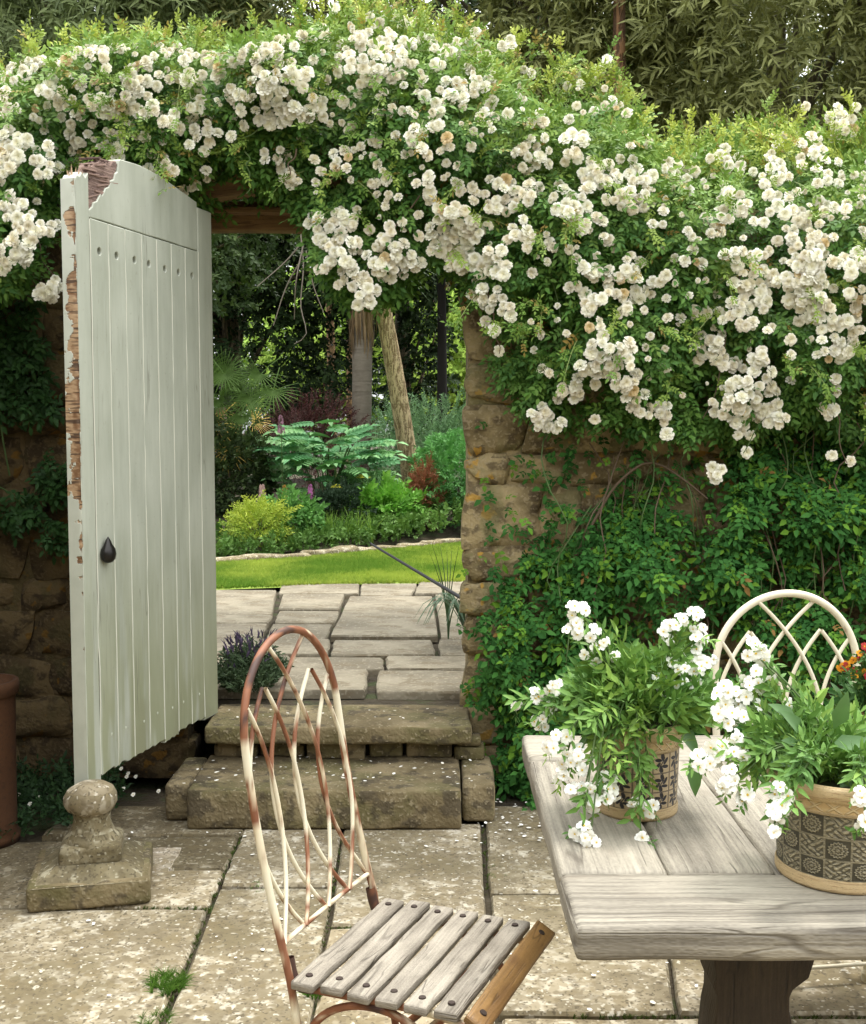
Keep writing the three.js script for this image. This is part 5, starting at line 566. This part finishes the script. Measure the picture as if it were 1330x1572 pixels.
strapPalm('shaggy_palm', 'upright grey palm trunk with a shaggy skirt of dead leaves', AtZ(553, 760, 17.0).setY(0.5), AtZ(555, 395, 17.0), 0.135, 0.15, M.barkGrey, 0.95, 260);

// ---------- trees ----------
function tree(name, label, x, z, H, trunkR, crowns, n, geo, c0, c1, opt = {}) { // crowns: [dx, y, dz, rx, ry, rz]
  const y0 = opt.y ?? 0.3, o = thing(name, label, 'tree', V(x, y0, -z), 0, opt.group), R = rng(Math.round(Math.abs(x * 91 + z * 17)) + n), lean = opt.lean || 0, mat = opt.bark || M.bark;
  part('trunk', boxUV(tube([V(0, -0.1, 0), V(lean * 0.4, H * 0.35, 0), V(lean + R.s() * 0.1, H * 0.7, 0), V(lean * 1.2, H, 0)], trunkR, 24, 10, trunkR * 0.45)), mat, o);
  crowns.forEach((e) => { for (let k = 0; k < (opt.limbs ?? 5); k++) { const d = outDir(R, V(0, 0.1, 0.1), 1), s = V(lean * 0.7, Math.min(H * 0.9, Math.max(0.8, e[1] - e[4] * 0.6)), 0), t = V(e[0] + d.x * e[3] * 0.8, e[1] + d.y * e[4] * 0.8, e[2] + d.z * e[5] * 0.8), m = s.clone().lerp(t, 0.5).add(V(R.s() * 0.2, 0.15, R.s() * 0.2)); part('limb', tube([s, m, t], trunkR * 0.32, 10, 6, 0.008), mat, o); } });
  const L = geo.map(() => []), vol = crowns.map((e) => e[3] * e[4] * e[5]), tot = vol.reduce((a, b) => a + b), sc = opt.s || 1;
  crowns.forEach((e, ci) => { const N = Math.round(n * vol[ci] / tot); for (let i = 0; i < N; i++) { const d = outDir(R, V(0, 0, opt.front ?? 0.25), 1), k = fbm3(d.x * 2.5 + ci * 3 + x, d.y * 2.5, d.z * 2.5, n, 3), q = Math.pow(R(), 0.4) * (0.62 + 0.72 * k), v = V(e[0] + d.x * e[3] * q, e[1] + d.y * e[4] * q, e[2] + d.z * e[5] * q); const hole = fbm3(v.x * 1.7, v.y * 1.7, v.z * 1.7 + x, 21, 2); if (hole < (opt.hole ?? 0.38)) continue; const c = mix3(c0, c1, clamp(R() * 0.75 + 0.3 * (hole - 0.4) * 2)); L[R.i(geo.length)].push([pose(v, outDir(R, V(d.x * 0.5, opt.droop ?? -0.2, d.z * 0.5), 0.55), outDir(R, V(d.x * 0.5, 0.6, d.z * 0.5 + 0.3), 0.45), R.r(0.75, 1.25) * sc), ...c]); } });
  geo.forEach((g, k) => many('crown', g, z > 14 ? M.solid : M.crown, L[k], o)); return o;
}
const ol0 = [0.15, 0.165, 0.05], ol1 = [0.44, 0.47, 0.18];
// dense narrow-leaved trees standing over the wall
tree('willow_leaved_tree', 'dense olive tree with narrow leaves behind the wall at upper right', 2.5, 8.8, 5.2, 0.11, [[0.0, 4.2, 0.4, 1.7, 1.8, 1.1], [1.5, 4.0, 0.2, 1.5, 1.9, 1.2], [-0.3, 2.6, 0.2, 1.3, 1.1, 0.8], [1.3, 2.4, 0.3, 1.5, 1.2, 0.9]], 11500, TP.lance, ol0, ol1, { s: 1.2, hole: 0.38, limbs: 9, bark: M.barkGrey });
tree('willow_leaved_tree', 'dense olive tree with narrow leaves above the middle of the wall', 0.75, 8.7, 5.4, 0.10, [[-0.1, 4.25, 0.2, 1.3, 1.25, 0.6], [-1.4, 4.4, 0.1, 1.3, 1.15, 0.6], [0.9, 3.9, 0.1, 0.8, 0.9, 0.6]], 7500, TP.lance, ol0, ol1, { s: 1.2, hole: 0.40, limbs: 9, bark: M.barkGrey });
tree('willow_leaved_tree', 'dark narrow-leaved tree above the wall at upper left', -2.7, 8.8, 5.2, 0.13, [[0.2, 4.2, 0.2, 1.4, 1.35, 0.8], [-1.2, 3.9, 0.2, 1.3, 1.4, 0.8], [1.3, 4.2, 0.0, 1.0, 1.0, 0.6]], 8500, TP.lance, [0.11, 0.15, 0.055], [0.36, 0.44, 0.18], { s: 1.15, hole: 0.42, limbs: 8 });
tree('red_barked_pine', 'straight reddish brown trunk rising behind the roses at top right', 1.215, 7.9, 8, 0.055, [[0.2, 7.4, 0, 1.5, 1.3, 1.5]], 1800, TP.fine, [0.04, 0.07, 0.03], [0.1, 0.15, 0.06], { limbs: 5, bark: texMat(T.bark, 0.012, 0.9, { color: new THREE.Color().setRGB(0.62, 0.40, 0.28) }) });
// dark foliage hanging at the left of the doorway view
tree('dark_leaved_tree', 'dark evergreen tree hanging over the lawn beside the open door', -3.0, 13.0, 6, 0.14, [[0.5, 2.9, 0.9, 0.95, 0.75, 0.6], [0.2, 3.7, 0.2, 1.7, 1.2, 1.1], [-1.0, 2.2, 0.2, 1.1, 1.2, 0.9], [1.8, 4.2, 0.2, 1.2, 0.9, 0.8]], 5200, TP.ovate, [0.035, 0.075, 0.02], [0.13, 0.2, 0.05], { s: 0.9, hole: 0.43, limbs: 8 });
{ const o = thing('bare_branch', 'bare grey twigs hanging in the doorway beside the roses', 'branch', AtZ(460, 370, 8.5)), R = rng(4); const P = (x, y) => AtZ(x, y, 8.5 + R.s() * 0.1).sub(o.position); for (const l of [[[462, 360], [466, 410], [462, 470], [470, 515], [452, 528]], [[466, 375], [455, 430], [452, 490]], [[470, 385], [482, 440], [497, 480]], [[462, 400], [440, 440], [420, 500]], [[470, 365], [440, 400], [395, 440]]]) part('twig', tube(l.map((q) => P(...q)), 0.006, 14, 5, 0.003), M.twigGrey, o); }
// wood behind the garden
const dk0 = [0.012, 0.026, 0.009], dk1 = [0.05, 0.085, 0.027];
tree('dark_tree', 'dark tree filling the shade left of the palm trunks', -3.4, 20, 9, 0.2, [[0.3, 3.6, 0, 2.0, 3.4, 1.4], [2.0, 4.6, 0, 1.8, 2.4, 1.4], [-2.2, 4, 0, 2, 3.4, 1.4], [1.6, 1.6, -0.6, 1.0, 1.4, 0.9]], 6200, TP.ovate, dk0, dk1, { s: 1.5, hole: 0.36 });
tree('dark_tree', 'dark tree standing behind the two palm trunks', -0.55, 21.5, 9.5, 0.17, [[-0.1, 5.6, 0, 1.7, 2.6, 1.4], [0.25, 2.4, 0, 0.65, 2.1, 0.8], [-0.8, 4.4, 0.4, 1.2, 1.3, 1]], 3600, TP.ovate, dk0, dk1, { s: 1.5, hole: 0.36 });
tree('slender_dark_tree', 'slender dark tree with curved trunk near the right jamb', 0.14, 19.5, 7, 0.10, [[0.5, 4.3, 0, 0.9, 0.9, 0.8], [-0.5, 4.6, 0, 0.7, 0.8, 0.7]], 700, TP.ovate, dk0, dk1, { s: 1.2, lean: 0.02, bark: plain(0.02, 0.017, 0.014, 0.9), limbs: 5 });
tree('light_green_tree', 'sunlit light green tree far beyond the slender dark trunk', 0.4, 33, 9, 0.2, [[0, 3.5, 0, 2.6, 3.0, 1.6], [1.8, 2.4, 0, 2.2, 2.4, 1.4]], 3200, TP.ovate, [0.2, 0.34, 0.05], [0.42, 0.56, 0.10], { s: 2.2, hole: 0.3 });
tree('light_green_tree', 'far light green tree seen between the dark trees and the palms', -3.0, 34, 8, 0.2, [[0, 3.2, 0, 2.4, 2.8, 1.4]], 1800, TP.ovate, [0.2, 0.34, 0.05], [0.4, 0.54, 0.10], { s: 2.2, hole: 0.3 });
for (const [x, z, label] of [[-2.05, 24, 'brown straight trunk left of the shaggy palm, thicker of its pair'], [-1.75, 25, 'thinner brown straight trunk between its neighbour and the shaggy palm']]) tree('brown_trunk_tree', label, x, z, 8, x < -2 ? 0.11 : 0.08, [[0, 8, 0, 1.6, 1.4, 1.4]], 500, TP.ovate, dk0, dk1, { s: 1.5, bark: texMat(T.bark, 0.012, 0.9, { color: new THREE.Color().setRGB(0.8, 0.62, 0.42) }), limbs: 3 });
{ const R = rng(66); let k = 0; for (const [x, z, h, lab] of [[-6, 15, 7.5, 'broad dark tree beyond the left wall'], [5.5, 13, 7.5, 'broad dark tree beyond the right wall'], [3.6, 17, 8.5, 'tall dark tree behind the olive tree']]) tree('broad_tree', lab, x, z, h, 0.2, [[0, h * 0.62, 0, 2.4, h * 0.4, 2.0], [R.s(), h * 0.35, 0.3, 2.2, h * 0.28, 1.8]], 3800, TP.ovate, [0.03, 0.05, 0.018], [0.085, 0.13, 0.045], { s: 1.7, hole: 0.34 }); 
  for (const [x, z, h, lab] of [[-3.6, 18.5, 8.5, 'tall dark tree above the doorway'], [1.6, 18, 8.5, 'tall dark tree behind the middle olive tree']]) tree('tall_tree', lab, x, z, h, 0.16, [[0, h * 0.7, 0, 2.3, h * 0.3, 1.6]], 3600, TP.ovate, [0.03, 0.05, 0.018], [0.085, 0.13, 0.045], { s: 1.6, hole: 0.34 });
  for (let i = 0; i < 9; i++) { const a = -0.55 + i * 0.14; tree('far_tree', ['far woodland tree at the left end of the skyline', 'far woodland tree second along the skyline', 'far woodland tree third along the skyline', 'far woodland tree left of the doorway view', 'far woodland tree behind the door opening', 'far woodland tree just right of the opening', 'far woodland tree behind the middle of the roses', 'far woodland tree behind the right roses', 'far woodland tree at the right end of the skyline'][i], Math.sin(a) * 46, Math.cos(a) * 46, 11, 0.3, [[0, 6, 0, 4.4, 5.5, 2.6]], 1500, TP.ovate, [0.04, 0.075, 0.025], [0.12, 0.19, 0.06], { s: 3.4, hole: 0.25, limbs: 3 }); } }

// ---------- small things on the patio ----------
{ const R = rng(808), P = []; const pg = new THREE.CircleGeometry(0.009, 6).scale(1, 0.75, 1), put = (x, z, y, s) => P.push([pose(V(x, y, z), V(R.s(), 0, R.s()), V(R.s() * 0.3, 1, R.s() * 0.3), R.r(0.5, 1.25) * s), ...mix3([0.72, 0.68, 0.58], [0.9, 0.89, 0.84], R())]);
  for (let i = 0; i < 80; i++) put(-1.0 + R() * 1.2, -5.0 + R() * 0.42, 0.172, 0.9); for (let i = 0; i < 30; i++) put(-0.9 + R() * 1.0, -5.2 + R() * 0.3, 0.335, 0.8); for (let i = 0; i < 95; i++) { const z = -4.5 + Math.pow(R(), 1.6) * 1.4; put(-1.3 + R() * 2.2, z, 0.006, 0.85); } for (let i = 0; i < 60; i++) put(0.15 + R() * 0.35, -4.9 + R() * 0.5, 0.008, 1);
  const o = many('fallen_petals', pg, plain(1, 1, 1, 0.9, { side: THREE.DoubleSide }), P, scene); tag(o, 'white rose petals scattered over the steps and patio', 'petals', null, 'stuff'); }
{ const G = tuftGeo(14, 0.05, 0.0028, 31, 0.9); const tuft = (label, px, py, n, r, s) => { const c = AtY(px, py, 0), o = thing('grass_tuft', label, 'grass', V(c.x, 0, c.z)), R = rng(px), L = []; for (let i = 0; i < n; i++) { const a = R() * 6.28, q = Math.sqrt(R()) * r; L.push([pose(V(Math.cos(a) * q, -0.005, Math.sin(a) * q * 1.3), outDir(R, V(Math.cos(a) * 0.4, 1, 0), 0.2), V(R.s(), 0, R.s()), R.r(0.6, 1.1) * s), ...mix3([0.07, 0.17, 0.02], [0.16, 0.30, 0.04], R())]); } many('blades', G, M.leaf, L, o); };
  tuft('bright green grass tuft in the paving joint at lower left', 258, 1512, 60, 0.05, 1.0); tuft('small grass tuft at the bottom edge below the bright green one', 240, 1566, 14, 0.04, 0.8); tuft('grass tuft beside the rusty chair leg', 483, 1528, 20, 0.018, 1.0); tuft('tiny weeds in the joint behind the lattice chair back', 400, 1360, 14, 0.05, 0.35); tuft('tiny weeds in the joint between the chair and the table', 762, 1340, 12, 0.05, 0.3); tuft('grass tuft in the dark slot of the path', 425, 930, 16, 0.06, 1.1);
  const R = rng(4242), L = [], W = []; for (let i = 0; i < 900; i++) { const px = R.r(-60, 190), py = R.r(1205, 1300), c = AtY(px, py, 0); if (py > lerp(1305, 1255, px / 190) || px > 185) continue; L.push([pose(V(c.x + 1.55, R() * 0.10, c.z + 4.75), outDir(R, V(0, 0.7, 0.2), 0.6), outDir(R, V(0, 0.8, 0.4), 0.4), R.r(0.5, 0.9)), ...mix3([0.02, 0.05, 0.018], [0.05, 0.11, 0.035], R())]); }
  const gc = thing('ground_cover', 'low dark leafy ground cover at the foot of the left wall', 'ground cover', V(-1.55, 0, -4.75), 0, null, 'stuff'); many('foliage', TP.creeper[0], M.leaf, L, gc); const fg = blossomGeo(0.009, 33); for (let i = 0; i < 16; i++) part('flower', fg, M.petal, gc).applyMatrix4(pose(V(R.r(-0.15, 0.45), R.r(0.06, 0.14), R.r(-0.3, 0.2)), V(1, 0, 0), V(0, 0.6, 0.7), 1));
  const M2 = [], rg = tuftGeo(6, 0.02, 0.004, 12, 1.2); for (const [x0, y0, x1, y1, n] of [[373, 1272, 285, 1481, 130], [525, 1283, 477, 1558, 120], [741, 1270, 749, 1370, 60], [212, 1391, 318, 1393, 60], [507, 1423, 547, 1423, 40], [880, 1558, 1330, 1560, 220], [285, 1481, 250, 1560, 60]]) { const a = AtY(x0, y0, 0), b = AtY(x1, y1, 0); for (let i = 0; i < n; i++) { if (R() < 0.35) continue; const p = a.clone().lerp(b, R()); M2.push([pose(V(p.x + R.s() * 0.006, -0.012, p.z + R.s() * 0.006), outDir(R, V(0, 1, 0), 0.3), V(R.s(), 0, R.s()), R.r(0.4, 1)), ...mix3([0.05, 0.08, 0.015], [0.12, 0.17, 0.035], R())]); } }
  tag(many('joint_moss', rg, M.leaf, M2, scene), 'moss and tiny weeds growing in the patio joints', 'moss', null, 'stuff'); }

renderer.render(scene, camera);
